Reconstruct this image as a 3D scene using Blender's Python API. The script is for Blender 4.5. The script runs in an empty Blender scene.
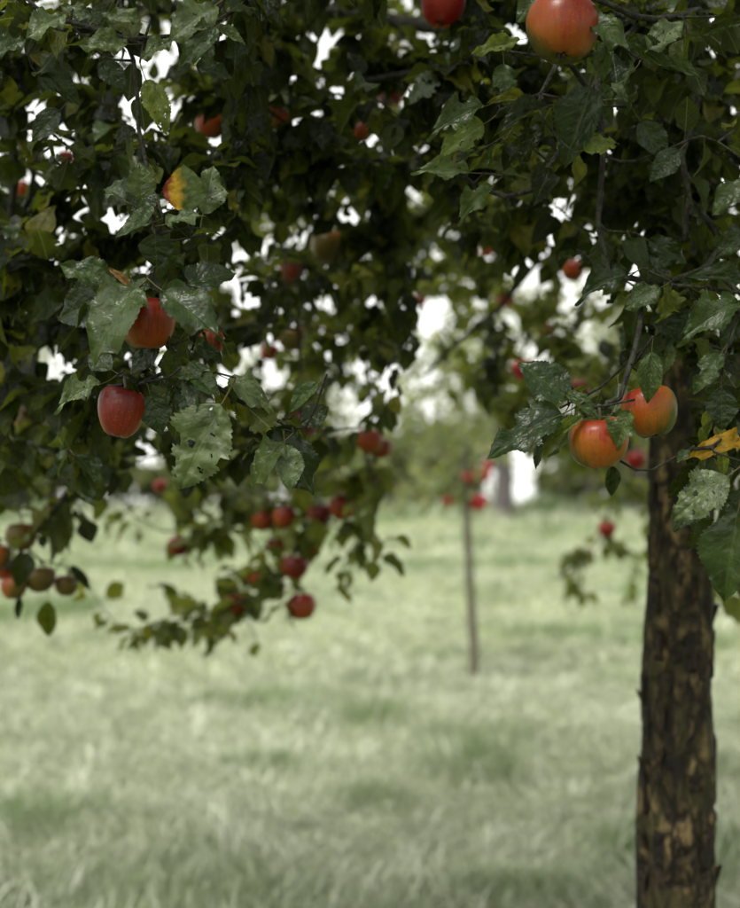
import bpy, math, random
import numpy as np
from mathutils import Vector, Matrix, noise as mnoise

random.seed(7)
RNG = np.random.default_rng(11)
scene = bpy.context.scene
COL = scene.collection

# ------------------------------------------------------------------ camera
F = 1261.0            # focal length in photograph pixels (50 mm, 36 mm tall frame, 908 px)
HCAM = 1.5
FOCUS = 1.46
cam_d = bpy.data.cameras.new("camera")
cam_d.sensor_fit = 'VERTICAL'
cam_d.sensor_height = 36.0
cam_d.lens = 50.0
cam_d.clip_start = 0.05
cam_d.clip_end = 3000
cam_d.dof.use_dof = True
cam_d.dof.focus_distance = FOCUS
cam_d.dof.aperture_fstop = 3.2
cam = bpy.data.objects.new("camera", cam_d)
cam.location = (0, 0, HCAM)
cam.rotation_euler = (math.radians(90), 0, 0)
COL.objects.link(cam)
scene.camera = cam

# ------------------------------------------------------------------ sky and sun (overcast)
SUN_EL, SUN_AZ = math.radians(58), math.radians(215)
world = bpy.data.worlds.new("World")
scene.world = world
world.use_nodes = True
wn = world.node_tree
wn.nodes.clear()
sky = wn.nodes.new("ShaderNodeTexSky")
sky.sky_type = 'NISHITA'
sky.sun_disc = False
sky.sun_elevation = SUN_EL
sky.sun_rotation = SUN_AZ
sky.air_density = 1.0
sky.dust_density = 4.0
hs = wn.nodes.new("ShaderNodeHueSaturation")
hs.inputs['Saturation'].default_value = 0.06
bg = wn.nodes.new("ShaderNodeBackground")
bg.inputs['Strength'].default_value = 0.15
wo = wn.nodes.new("ShaderNodeOutputWorld")
wtc = wn.nodes.new("ShaderNodeTexCoord")          # the white overcast goes on below eye level behind the brow of the hill
wsx = wn.nodes.new("ShaderNodeSeparateXYZ")
wmx = wn.nodes.new("ShaderNodeMath"); wmx.operation = 'MAXIMUM'; wmx.inputs[1].default_value = 0.14
wcx = wn.nodes.new("ShaderNodeCombineXYZ")
wn.links.new(wtc.outputs['Generated'], wsx.inputs[0])
wn.links.new(wsx.outputs[0], wcx.inputs[0]); wn.links.new(wsx.outputs[1], wcx.inputs[1])
wn.links.new(wsx.outputs[2], wmx.inputs[0]); wn.links.new(wmx.outputs[0], wcx.inputs[2])
wn.links.new(wcx.outputs[0], sky.inputs['Vector'])
wn.links.new(sky.outputs[0], hs.inputs['Color'])
wt = wn.nodes.new("ShaderNodeMix"); wt.data_type = 'RGBA'; wt.blend_type = 'MULTIPLY'
wt.inputs[0].default_value = 1.0; wt.inputs[7].default_value = (1.0, 1.0, .93, 1)
wn.links.new(hs.outputs[0], wt.inputs[6])
wn.links.new(wt.outputs[2], bg.inputs['Color'])
wn.links.new(bg.outputs[0], wo.inputs['Surface'])

sun_d = bpy.data.lights.new("sun", 'SUN')
sun_d.energy = 1.4
sun_d.angle = math.radians(14)
sun_d.color = (1.0, 0.96, 0.87)
sun = bpy.data.objects.new("sun", sun_d)
sdir = Vector((math.sin(SUN_AZ) * math.cos(SUN_EL), math.cos(SUN_AZ) * math.cos(SUN_EL), math.sin(SUN_EL)))
sun.rotation_euler = sdir.to_track_quat('Z', 'Y').to_euler()
sun.location = (0, 0, 20)
COL.objects.link(sun)

vs = scene.view_settings
vs.view_transform = 'Standard'
vs.look = 'None'
vs.exposure = 1.48
vs.gamma = 1.0
vs.use_curve_mapping = False
scene.cycles.max_bounces = 5
scene.cycles.diffuse_bounces = 3
scene.cycles.glossy_bounces = 2
scene.cycles.transparent_max_bounces = 6


# ------------------------------------------------------------------ helpers
def P(px, py, d):
    """a point seen at photograph pixel (px, py) standing d metres away"""
    return np.array([(px - 370.0) * d / F, d, HCAM + (454.0 - py) * d / F])


def proj(p):
    return 370.0 + p[0] * F / p[1], 454.0 - (p[2] - HCAM) * F / p[1]


def nrm(v):
    v = np.asarray(v, float)
    return v / (np.linalg.norm(v) + 1e-12)


def mesh_np(name, co, quads=None, tris=None, uv=None, attrs=None, smooth=True):
    """fast mesh from numpy arrays; uv is per vertex, attrs = {name: per-vertex float or RGB}"""
    me = bpy.data.meshes.new(name)
    co = np.asarray(co, np.float32)
    nq = 0 if quads is None else len(quads)
    nt = 0 if tris is None else len(tris)
    idx = []
    if nq: idx.append(np.asarray(quads, np.int32).ravel())
    if nt: idx.append(np.asarray(tris, np.int32).ravel())
    idx = np.concatenate(idx)
    starts = np.concatenate([np.arange(nq) * 4, nq * 4 + np.arange(nt) * 3]).astype(np.int32)
    me.vertices.add(len(co))
    me.vertices.foreach_set("co", co.ravel())
    me.loops.add(len(idx))
    me.loops.foreach_set("vertex_index", idx)
    me.polygons.add(nq + nt)
    me.polygons.foreach_set("loop_start", starts)
    me.update(calc_edges=True)
    if uv is not None:
        l = me.uv_layers.new(name="UVMap")
        l.data.foreach_set("uv", np.asarray(uv, np.float32)[idx].ravel())
    for k, a in (attrs or {}).items():
        a = np.asarray(a, np.float32)
        if a.ndim == 1:
            at = me.attributes.new(k, 'FLOAT', 'POINT')
            at.data.foreach_set("value", a)
        else:
            at = me.attributes.new(k, 'FLOAT_COLOR', 'POINT')
            at.data.foreach_set("color", np.concatenate([a, np.ones((len(a), 1), np.float32)], 1).ravel())
    me.polygons.foreach_set("use_smooth", np.full(nq + nt, smooth))
    me.validate()
    return me


def obj(name, me, mat=None, parent=None):
    o = bpy.data.objects.new(name, me)
    if mat is not None and me is not None and len(me.materials) == 0:
        me.materials.append(mat)
    COL.objects.link(o)
    if parent is not None:
        o.parent = parent
        if parent.parent is None and parent.type == 'EMPTY':
            o.matrix_parent_inverse = Matrix.Translation(parent.location).inverted()
    return o


def tag(o, label=None, cat=None, group=None, kind=None):
    if label: o['label'] = label
    if cat: o['category'] = cat
    if group: o['group'] = group
    if kind: o['kind'] = kind
    return o


def empty(name, loc):
    o = bpy.data.objects.new(name, None)
    o.location = loc
    o.empty_display_size = 0.1
    COL.objects.link(o)
    return o


def tube(pts, rad, k=6, cap=True, jitter=0.0):
    """tube along a polyline -> (co, quads, tris)"""
    pts = np.asarray(pts, float)
    n = len(pts)
    rad = np.asarray(rad, float) * np.ones(n)
    tan = np.gradient(pts, axis=0)
    tan /= np.linalg.norm(tan, axis=1)[:, None] + 1e-12
    ref = np.array([0, 0, 1.0]) if abs(tan[0][2]) < 0.9 else np.array([1.0, 0, 0])
    u = nrm(np.cross(tan[0], ref))
    ang = np.arange(k) * 2 * np.pi / k
    co = []
    for i in range(n):
        u = nrm(u - tan[i] * np.dot(u, tan[i]))
        w = np.cross(tan[i], u)
        rr = rad[i] * (1 + jitter * RNG.uniform(-1, 1, k))
        co.append(pts[i] + (np.cos(ang) * rr)[:, None] * u + (np.sin(ang) * rr)[:, None] * w)
    co = np.concatenate(co)
    quads = []
    for i in range(n - 1):
        for j in range(k):
            a = i * k + j
            b = i * k + (j + 1) % k
            quads.append((a, b, b + k, a + k))
    tris = []
    if cap:
        c0 = len(co)
        co = np.concatenate([co, pts[:1] - tan[:1] * rad[0] * .3, pts[-1:] + tan[-1:] * rad[-1] * .6])
        for j in range(k):
            tris.append((c0, (j + 1) % k, j))
            tris.append((c0 + 1, (n - 1) * k + j, (n - 1) * k + (j + 1) % k))
    return co, np.array(quads), np.array(tris).reshape(-1, 3)


def join(parts):
    co, q, t, off = [], [], [], 0
    for c, a, b in parts:
        co.append(c)
        if len(a): q.append(np.asarray(a) + off)
        if len(b): t.append(np.asarray(b) + off)
        off += len(c)
    return (np.concatenate(co), np.concatenate(q) if q else np.zeros((0, 4), int),
            np.concatenate(t) if t else np.zeros((0, 3), int))


def smooth_line(pts, step):
    """Catmull-Rom resampling of a polyline (any number of columns)"""
    pts = np.asarray(pts, float)
    if len(pts) < 3:
        n = max(2, int(np.linalg.norm(pts[1][:3] - pts[0][:3]) / step) + 1)
        return pts[0] + (pts[1] - pts[0]) * np.linspace(0, 1, n)[:, None]
    ext = np.vstack([2 * pts[0] - pts[1], pts, 2 * pts[-1] - pts[-2]])
    out = [pts[0]]
    for i in range(1, len(ext) - 2):
        p0, p1, p2, p3 = ext[i - 1:i + 3]
        n = max(1, int(np.linalg.norm((p2 - p1)[:3]) / step))
        for t in np.linspace(0, 1, n + 1)[1:]:
            out.append(.5 * (2 * p1 + (p2 - p0) * t + (2 * p0 - 5 * p1 + 4 * p2 - p3) * t * t
                             + (3 * p1 - p0 - 3 * p2 + p3) * t ** 3))
    return np.array(out)


def fbm(x, y, z=0.0, o=4):
    return mnoise.fractal(Vector((x, y, z)), 0.9, 2.0, o)


# ------------------------------------------------------------------ materials
class N:
    """tiny node-graph helper"""
    def __init__(self, name):
        self.m = bpy.data.materials.new(name)
        self.m.use_nodes = True
        self.t = self.m.node_tree
        self.t.nodes.clear()
        self.out = self.t.nodes.new("ShaderNodeOutputMaterial")

    def n(self, typ, ins=None, **kw):
        nd = self.t.nodes.new("ShaderNode" + typ)
        for k, v in kw.items():
            setattr(nd, k, v)
        for k, v in (ins or {}).items():
            if hasattr(v, 'links') or isinstance(v, bpy.types.NodeSocket):
                self.t.links.new(v, nd.inputs[k])
            else:
                nd.inputs[k].default_value = v
        return nd

    def math(self, op, a, b=0.0, c=0.0, clamp=False):
        nd = self.t.nodes.new("ShaderNodeMath")
        nd.operation = op
        nd.use_clamp = clamp
        for i, v in enumerate((a, b, c)):
            if isinstance(v, bpy.types.NodeSocket):
                self.t.links.new(v, nd.inputs[i])
            else:
                nd.inputs[i].default_value = v
        return nd.outputs[0]

    def mix(self, fac, a, b, blend='MIX'):
        nd = self.t.nodes.new("ShaderNodeMix")
        nd.data_type = 'RGBA'
        nd.blend_type = blend
        for i, v in ((0, fac), (6, a), (7, b)):
            if isinstance(v, bpy.types.NodeSocket):
                self.t.links.new(v, nd.inputs[i])
            elif i == 0:
                nd.inputs[i].default_value = v
            else:
                nd.inputs[i].default_value = (*v[:3], 1.0)
        return nd.outputs[2]

    def ramp(self, fac, stops, interp='LINEAR'):
        nd = self.t.nodes.new("ShaderNodeValToRGB")
        cr = nd.color_ramp
        cr.interpolation = interp
        while len(cr.elements) < len(stops):
            cr.elements.new(0.5)
        for e, (p, c) in zip(cr.elements, stops):
            e.position = p
            e.color = (*c, 1.0) if isinstance(c, tuple) else (c, c, c, 1.0)
        self.t.links.new(fac, nd.inputs[0])
        return nd.outputs[0]

    def noise(self, vec, scale, detail=4, rough=.55, out=0):
        nd = self.n("TexNoise", {'Scale': scale, 'Detail': detail, 'Roughness': rough})
        if vec is not None:
            self.t.links.new(vec, nd.inputs['Vector'])
        return nd.outputs[out]

    def done(self, shader):
        self.t.links.new(shader, self.out.inputs['Surface'])
        return self.m


def leaf_material(name, stops, under, trans, rough=(.18, .34), spots=.5, spot_col=(.06, .035, .012),
                  yellow=None, grey=0.0, transl=.45, holes=0.0, spec=.19):
    g = N(name)
    tc = g.n("TexCoord")
    uv = g.n("SeparateXYZ", {0: tc.outputs['UV']})
    x = g.math('SUBTRACT', uv.outputs[0], .5)
    ax = g.math('ABSOLUTE', x)
    v = uv.outputs[1]
    at = g.n("Attribute", attribute_name="rnd")
    oi = g.n("ObjectInfo")
    rnd = g.math('FRACT', g.math('ADD', at.outputs['Fac'], oi.outputs['Random']))
    # a different patch of every noise for each leaf
    off = g.n("CombineXYZ", {0: uv.outputs[0], 1: v, 2: g.math('MULTIPLY', rnd, 37.0)}).outputs[0]
    base = g.ramp(rnd, stops)
    n1 = g.noise(off, 5, 3)
    base = g.mix(g.ramp(n1, [(.38, 0.0), (.62, .9)]), base, g.mix(1.0, base, (.45, .5, .4), 'MULTIPLY'))
    # veins: a midrib and side veins running forward to the margin
    lat = g.math('FRACT', g.math('MULTIPLY', g.math('SUBTRACT', v, g.math('MULTIPLY', ax, .95)), g.math('MULTIPLY_ADD', rnd, 4.0, 6.5)))
    latd = g.math('ABSOLUTE', g.math('SUBTRACT', lat, .5))
    latm = g.math('SMOOTHSTEP' if False else 'MULTIPLY', g.math('SUBTRACT', latd, .42, clamp=True), 9.0, clamp=True)
    mid = g.math('SUBTRACT', 1.0, g.math('MULTIPLY', ax, 55.0), clamp=True)
    vein = g.math('MAXIMUM', g.math('MULTIPLY', latm, .45), mid)
    base = g.mix(g.math('MULTIPLY', vein, .38), base, (.08, .11, .03))
    if grey:
        gn = g.ramp(g.noise(off, 4, 4), [(.35, 0.0), (.65, 1.0)])
        base = g.mix(g.math('MULTIPLY', gn, grey), base, (.12, .16, .065))
    if yellow:
        yn = g.math('ADD', g.math('MULTIPLY', x, -3.2), g.math('MULTIPLY', g.math('SUBTRACT', g.noise(off, 4, 3), .5), 1.4))
        base = g.mix(g.ramp(yn, [(.0, 0.0), (.55, 1.0)]), base, yellow)
        base = g.mix(g.ramp(yn, [(.62, 0.0), (.86, 1.0)]), base, (.16, .02, .01))
    sp = g.noise(off, 11, 3, .6)
    spm = g.math('MULTIPLY', g.ramp(sp, [(.60, 0.0), (.68, 1.0)]), spots)
    base = g.mix(spm, base, spot_col)
    geo = g.n("NewGeometry")
    und = g.mix(.45, g.mix(g.math('MULTIPLY', vein, .6), under, (.3, .34, .22)), g.mix(.5, base, under))
    colr = g.mix(geo.outputs['Backfacing'], base, und)
    pet = g.math('LESS_THAN', v, 0.0)
    colr = g.mix(pet, colr, (.10, .09, .035))
    r0 = g.math('MULTIPLY_ADD', g.noise(off, 7, 3), rough[1] - rough[0], rough[0])
    r1 = g.math('ADD', r0, g.math('MULTIPLY', geo.outputs['Backfacing'], .25))
    hgt = g.math('ADD', g.math('MULTIPLY', g.math('SUBTRACT', .5, latd), -.22), g.math('ADD', g.math('MULTIPLY', g.noise(off, 6, 2), 1.8), g.math('MULTIPLY', g.noise(off, 22, 3), .35)))
    hgt = g.math('SUBTRACT', hgt, g.math('MULTIPLY', vein, .3))
    bump = g.n("Bump", {'Strength': .5, 'Distance': .004, 'Height': hgt})
    b = g.n("BsdfPrincipled", {'Base Color': colr, 'Roughness': r1, 'Specular IOR Level': spec, 'Normal': bump.outputs[0]})
    t = g.n("BsdfTranslucent", {'Color': g.mix(.35, g.mix(1.0, colr, (2.2, 2.3, .9), 'MULTIPLY'), trans)})
    mx = g.n("MixShader", {0: transl, 1: b.outputs[0], 2: t.outputs[0]})
    sh = mx.outputs[0]
    if holes:
        hn = g.math('GREATER_THAN', g.noise(off, 13, 2), holes)
        hn = g.math('MULTIPLY', hn, g.math('GREATER_THAN', ax, .03))
        tr = g.n("BsdfTransparent")
        sh = g.n("MixShader", {0: hn, 1: sh, 2: tr.outputs[0]}).outputs[0]
    return g.done(sh)


GREEN = [(0, (.002, .005, .001)), (.36, (.006, .014, .0015)), (.62, (.018, .033, .003)), (.85, (.062, .078, .006)), (1, (.14, .13, .012))]
UNDER = (.024, .034, .010)
TR = (.10, .11, .004)
M_LEAF = leaf_material("apple_leaf", GREEN, UNDER, TR)
M_LEAF_WET = leaf_material("apple_leaf_wet", [(0, (.013, .031, .004)), (.6, (.023, .048, .006)), (1, (.048, .072, .009))],
                           UNDER, TR, rough=(.21, .38), grey=.25, transl=.2, holes=.76, spec=.42)
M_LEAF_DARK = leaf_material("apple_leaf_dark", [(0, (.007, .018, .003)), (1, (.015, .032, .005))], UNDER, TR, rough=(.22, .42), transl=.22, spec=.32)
M_LEAF_GREY = leaf_material("apple_leaf_grey", [(0, (.032, .055, .014)), (1, (.05, .07, .02))], UNDER, TR,  # paler grey-green mixed in by noise
                            rough=(.26, .45), grey=.65, spots=.35, transl=.15, holes=.67, spec=.4)
M_LEAF_YEL = leaf_material("apple_leaf_turning", [(0, (.055, .085, .018)), (1, (.06, .09, .02))], UNDER, TR,
                           yellow=(.40, .24, .012), rough=(.35, .5))
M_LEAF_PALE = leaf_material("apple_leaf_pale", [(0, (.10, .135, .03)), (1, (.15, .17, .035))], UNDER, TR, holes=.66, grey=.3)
M_LEAF_GOLD = leaf_material("apple_leaf_golden", [(0, (.30, .17, .015)), (1, (.36, .2, .02))], (.3, .2, .05), (.4, .25, .03), spots=.7)
M_LEAF_DRY = leaf_material("apple_leaf_withered", [(0, (.22, .12, .045)), (1, (.26, .15, .06))], (.22, .14, .07), (.2, .1, .03), rough=(.6, .8), transl=.1)
M_LEAF_LIGHT = leaf_material("apple_leaf_skylit", [(0, (.030, .048, .006)), (.5, (.065, .085, .011)), (.9, (.12, .13, .018)), (1, (.17, .15, .03))], (.075, .09, .03), (.26, .27, .02), transl=.45, spec=.2)  # yellower, paler leaf; open-sky brightness is put into its colour
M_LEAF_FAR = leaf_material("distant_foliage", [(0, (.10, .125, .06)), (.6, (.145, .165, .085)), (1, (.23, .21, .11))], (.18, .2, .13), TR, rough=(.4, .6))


def bark_material(name, dark, mid, light, scale=1.0, moss=None):
    g = N(name)
    tc = g.n("TexCoord")
    mp = g.n("Mapping", {0: tc.outputs['Object'], 3: (20 * scale, 20 * scale, 10 * scale)}).outputs[0]
    n1 = g.noise(mp, 1.0, 6, .62)
    n2 = g.noise(mp, 3.2, 5, .6)
    vo = g.n("TexVoronoi", {'Vector': mp, 'Scale': 1.3}, feature='DISTANCE_TO_EDGE')
    crack = g.ramp(vo.outputs[0], [(.0, 0.0), (.16, 1.0)])
    c = g.ramp(n1, [(.36, dark), (.5, mid), (.62, light), (.75, mid)])
    c = g.mix(g.ramp(n2, [(.42, 1.0), (.56, 0.0)]), c, dark)
    c = g.mix(crack, dark, c)
    if moss:
        geo = g.n("SeparateXYZ", {0: tc.outputs['Object']})
        mn = g.ramp(g.noise(tc.outputs['Object'], 14 * scale, 4), [(.45, 0.0), (.62, .75)])
        c = g.mix(mn, c, moss)
    h = g.math('ADD', g.math('MULTIPLY', crack, .6), g.math('ADD', n1, g.math('MULTIPLY', n2, .5)))
    bump = g.n("Bump", {'Strength': .9, 'Distance': .012 / scale, 'Height': h})
    b = g.n("BsdfPrincipled", {'Base Color': c, 'Roughness': .8, 'Specular IOR Level': .25, 'Normal': bump.outputs[0]})
    return g.done(b.outputs[0])


M_BARK = bark_material("apple_bark", (.007, .005, .003), (.060, .042, .018), (.19, .135, .062), 1.0, (.034, .032, .010))
M_FLAKE = bark_material("bark_flake", (.008, .006, .004), (.03, .02, .009), (.09, .06, .028), 1.6)
M_TWIG = bark_material("twig_bark", (.008, .007, .006), (.016, .013, .009), (.04, .036, .026), 5.0, (.032, .036, .02))
M_YTRUNK = bark_material("young_trunk_bark", (.07, .065, .045), (.14, .13, .09), (.21, .19, .14), 2.0)
M_FTRUNK = bark_material("far_trunk_bark", (.07, .06, .06), (.14, .12, .12), (.2, .18, .18), .6)


def apple_material(name, ground, orange, red, deep, lo, hi):
    """ground colour with a red blush on the object's +X side, streaked from stem to calyx"""
    g = N(name)
    tc = g.n("TexCoord")
    s = g.n("SeparateXYZ", {0: tc.outputs['Object']})
    oi = g.n("ObjectInfo")
    ang = g.math('ARCTAN2', s.outputs[1], s.outputs[0])
    rad = g.n("CombineXYZ", {0: g.math('MULTIPLY', g.math('COSINE', ang), 1.0), 1: g.math('SINE', ang),
                             2: g.math('ADD', g.math('MULTIPLY', s.outputs[2], 5.0), g.math('MULTIPLY', oi.outputs['Random'], 50.0))}).outputs[0]
    streak = g.noise(rad, 9, 4, .6)
    patch = g.noise(g.n("Mapping", {0: tc.outputs['Object'], 1: (3, 5, 7)}).outputs[0], 34, 3, .6)
    facing = g.math('MULTIPLY_ADD', g.math('COSINE', ang), .42, .5)
    bl = g.math('ADD', facing, g.math('ADD', g.math('MULTIPLY', g.math('SUBTRACT', streak, .5), .6),
                                      g.math('MULTIPLY', g.math('SUBTRACT', patch, .5), .5)))
    bl = g.math('ADD', bl, g.math('MULTIPLY', s.outputs[2], 8.0))
    c = g.ramp(bl, [(lo, ground), ((lo + hi) / 2, orange), (hi, red), (min(1.0, hi + .3), deep)])
    vo = g.n("TexVoronoi", {'Vector': tc.outputs['Object'], 'Scale': 260.0})
    spk = g.ramp(vo.outputs[0], [(.10, 1.0), (.2, 0.0)])
    c = g.mix(g.math('MULTIPLY', spk, .22), c, (.4, .24, .08))
    blem = g.ramp(g.noise(tc.outputs['Object'], 75, 4, .65), [(.58, 0.0), (.68, .7)])
    c = g.mix(blem, c, (.10, .045, .02))
    rus = g.ramp(s.outputs[2], [(.0, 0.0), (1.0, 0.0)])
    b = g.n("BsdfPrincipled", {'Base Color': c, 'Roughness': g.math('MULTIPLY_ADD', patch, .25, .22), 'Specular IOR Level': .22,
                               'Subsurface Weight': .0, 'Subsurface Radius': (.006, .003, .001), 'Subsurface Scale': 1.0})
    bump = g.n("Bump", {'Strength': .12, 'Distance': .001, 'Height': g.noise(tc.outputs['Object'], 120, 3)})
    g.t.links.new(bump.outputs[0], b.inputs['Normal'])
    return g.done(b.outputs[0])


M_AP_ORANGE = apple_material("apple_skin_orange", (.042, .040, .005), (.17, .048, .004), (.165, .026, .0035), (.11, .009, .003), .28, .82)
M_AP_BLUSH = apple_material("apple_skin_blush", (.042, .050, .006), (.20, .066, .005), (.20, .038, .004), (.16, .018, .004), .50, .98)
M_AP_RED = apple_material("apple_skin_red", (.18, .064, .006), (.165, .032, .005), (.115, .012, .004), (.06, .004, .003), .18, .68)
M_AP_CRIM = apple_material("apple_skin_crimson", (.28, .06, .015), (.27, .028, .010), (.21, .012, .007), (.15, .007, .005), .10, .4)
M_AP_DULL = apple_material("apple_skin_russet", (.07, .050, .008), (.16, .055, .006), (.16, .026, .005), (.09, .010, .004), .36, .8)
M_AP_PINK = apple_material("apple_skin_pink", (.34, .10, .06), (.36, .05, .04), (.33, .026, .03), (.26, .014, .02), .2, .55)


def plain(name, col, rough=.7, n=None):
    g = N(name)
    tc = g.n("TexCoord")
    nn = g.noise(tc.outputs['Object'], n or 80, 4)
    c = g.mix(nn, tuple(x * .6 for x in col), tuple(x * 1.35 for x in col))
    b = g.n("BsdfPrincipled", {'Base Color': c, 'Roughness': rough})
    return g.done(b.outputs[0])


M_STEM = plain("apple_stem", (.05, .035, .018), .7, 300)
M_CALYX = plain("apple_calyx", (.03, .022, .012), .9, 400)

g = N("water")
b = g.n("BsdfPrincipled", {'Base Color': (1, 1, 1, 1), 'Roughness': .02, 'IOR': 1.33, 'Transmission Weight': 1.0})
M_WATER = g.done(b.outputs[0])


# ------------------------------------------------------------------ leaf meshes
def leaf_arrays(nv, nu, seed, fold=.35, bend=.25, wav=.05, serr=.05, pucker=.018, bites=(), twist=0.0, pet=.3, petk=3):
    r = np.random.default_rng(seed)
    ph = r.uniform(0, 6.28, 4)
    V = np.linspace(0, 1, nv + 1)
    S = np.linspace(-1, 1, nu + 1)
    co = np.zeros((nv + 1, nu + 1, 3))
    base_w = .375 * np.sin(np.pi * np.clip(V, 0, 1) ** .86) ** .72 * (1 - .30 * V ** 3)
    base_w *= np.where(V > .9, np.clip((1 - V) / .1, 0, 1) ** .5 * .5 + .5, 1)
    base_w[0] = base_w[-1] = .004
    teeth = (np.arange(nv + 1) % 2) * 2 - 1
    for side in (0, 1):
        pass
    for i, v in enumerate(V):
        for j, s in enumerate(S):
            w = base_w[i] * (1 + .06 * math.sin(v * 9 + ph[0] + (s > 0) * 2))
            if serr and abs(s) == 1 and 0 < i < nv:
                w *= 1 + serr * teeth[i] * (1 + .5 * r.uniform(-1, 1))
            x = s * w
            z = fold * abs(x) - bend * v * v + wav * math.sin(v * 11 + ph[1] + (s > 0) * 1.7) * s * s
            z += wav * .6 * math.sin(v * 23 + ph[2] + (s > 0) * 2.3) * s ** 4
            if pucker:
                lat = (v - abs(x) * .95) * 9.0
                z += pucker * abs(math.sin(math.pi * lat)) * min(1, abs(s) * 3) * min(1, base_w[i] * 6)
                z += pucker * 1.3 * mnoise.noise(Vector((x * 9 + seed, v * 9, 3.1)))
            tw = twist * v
            co[i, j] = (x * math.cos(tw), v, z + x * math.sin(tw))
    uv = np.stack([.5 + np.broadcast_to(S[None] * base_w[:, None], co.shape[:2]), np.broadcast_to(V[:, None], co.shape[:2])], -1)
    q = []
    for i in range(nv):
        for j in range(nu):
            cx, cv = (S[j] + S[j + 1]) / 2 * base_w[i], (V[i] + V[i + 1]) / 2
            if any((cx - bx) ** 2 + (cv - by) ** 2 < br * br for bx, by, br in bites):
                continue
            a = i * (nu + 1) + j
            q.append((a, a + 1, a + nu + 2, a + nu + 1))
    C, U = co.reshape(-1, 3), uv.reshape(-1, 2)
    q = np.array(q)
    t = np.zeros((0, 3), int)
    if pet:
        ys = np.array([-pet, -pet * .5, .02])
        pc, pq, pt = tube(np.stack([0 * ys, ys, [.06, .01, -.003]], 1), [.02, .013, .013], petk, cap=False)
        U = np.concatenate([U, np.full((len(pc), 2), (.5, -.2))])
        q = np.concatenate([q, pq + len(C)])
        C = np.concatenate([C, pc])
    return C, q, U


VARIANTS = {
    'flat': dict(seed=1, fold=.18, bend=.12, wav=.03),
    'fold': dict(seed=2, fold=.48, bend=.3, wav=.03),
    'wavy': dict(seed=3, fold=.25, bend=.2, wav=.095, serr=.045),
    'curl': dict(seed=4, fold=.25, bend=.75, wav=.10, pucker=.03, serr=.03),
    'bite': dict(seed=5, fold=.25, bend=.25, wav=.05, bites=((.30, .62, .13), (-.33, .35, .07), (.12, .98, .07))),
    'eaten': dict(seed=6, fold=.10, bend=.22, wav=.06, pucker=.03, serr=.055,
                  bites=((.33, .55, .09), (.24, .80, .07), (-.36, .5, .06), (.10, .52, .035), (-.14, .7, .025), (-.1, .3, .02))),
    'ragged': dict(seed=8, fold=.4, bend=.35, wav=.10, serr=.06, twist=.5, bites=((-.3, .7, .12), (.3, .3, .1), (.05, .95, .08))),
    'cup': dict(seed=9, fold=.55, bend=.5, wav=.04, twist=-.4),
}
HI, MIDM, LOW, TINY = {}, {}, {}, {}
for k, a in VARIANTS.items():
    HI[k] = leaf_arrays(40, 12, **a)
    MIDM[k] = leaf_arrays(20, 6, **a)
    b_ = dict(a); b_['bites'] = (); b_['pucker'] = 0; b_['serr'] = 0
    LOW[k] = leaf_arrays(7, 2, **b_, petk=3)
    TINY[k] = leaf_arrays(4, 2, **b_, pet=0)
VK = list(VARIANTS)
_cache = {}


def leaf_mesh(var, mat, res):
    key = (var, mat.name, res)
    if key not in _cache:
        C, q, U = (HI if res == 'hi' else MIDM)[var]
        me = mesh_np("leaf_" + var, C, quads=q, uv=U)
        me.materials.append(mat)
        _cache[key] = me
    return _cache[key]


def leaf_frame(base, axis, normal, length, wf=1.0):
    y = nrm(axis)
    z = nrm(normal - y * np.dot(normal, y))
    x = np.cross(y, z)
    M = np.eye(4)
    M[:3, 0], M[:3, 1], M[:3, 2], M[:3, 3] = x * length * wf, y * length, z * length, base
    return M


def leaves_to_mesh(name, mats, rnds, variants, lod=LOW):
    """join many leaves (4x4 matrices) into one mesh"""
    cos, qs, uvs, rs, off = [], [], [], [], 0
    mats = np.asarray(mats)
    variants = np.asarray(variants)
    rnds = np.asarray(rnds)
    for vi, k in enumerate(VK):
        sel = np.nonzero(variants == vi)[0]
        if not len(sel): continue
        C, q, U = lod[k]
        Ch = np.concatenate([C, np.ones((len(C), 1))], 1)
        co = np.einsum('nij,mj->nmi', mats[sel], Ch)[..., :3]
        n, m = len(sel), len(C)
        cos.append(co.reshape(-1, 3))
        qs.append((q[None] + (off + np.arange(n) * m)[:, None, None]).reshape(-1, 4))
        uvs.append(np.tile(U, (n, 1)))
        rs.append(np.repeat(rnds[sel], m))
        off += n * m
    return mesh_np(name, np.concatenate(cos), quads=np.concatenate(qs), uv=np.concatenate(uvs), attrs={'rnd': np.concatenate(rs)})


# ------------------------------------------------------------------ ground and grass
def ground_z(x, y):
    h = .035 * np.sin(x * 1.3 + .4) * np.sin(y * .9 + 1.0) + .03 * np.sin(x * .5 - y * .37) + .02 * np.sin(2.3 * x + 1.7 * y)
    far = np.maximum(0, y - 34.0)
    return h * np.clip(y / 4.0, 0.2, 1) - far * far / (far + 14.0) * .10


def axis_steps(lo, hi, fine_lo, fine_hi, fine, coarse):
    return np.unique(np.concatenate([np.linspace(lo, fine_lo, coarse), np.arange(fine_lo, fine_hi, fine), np.linspace(fine_hi, hi, coarse)]))


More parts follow.
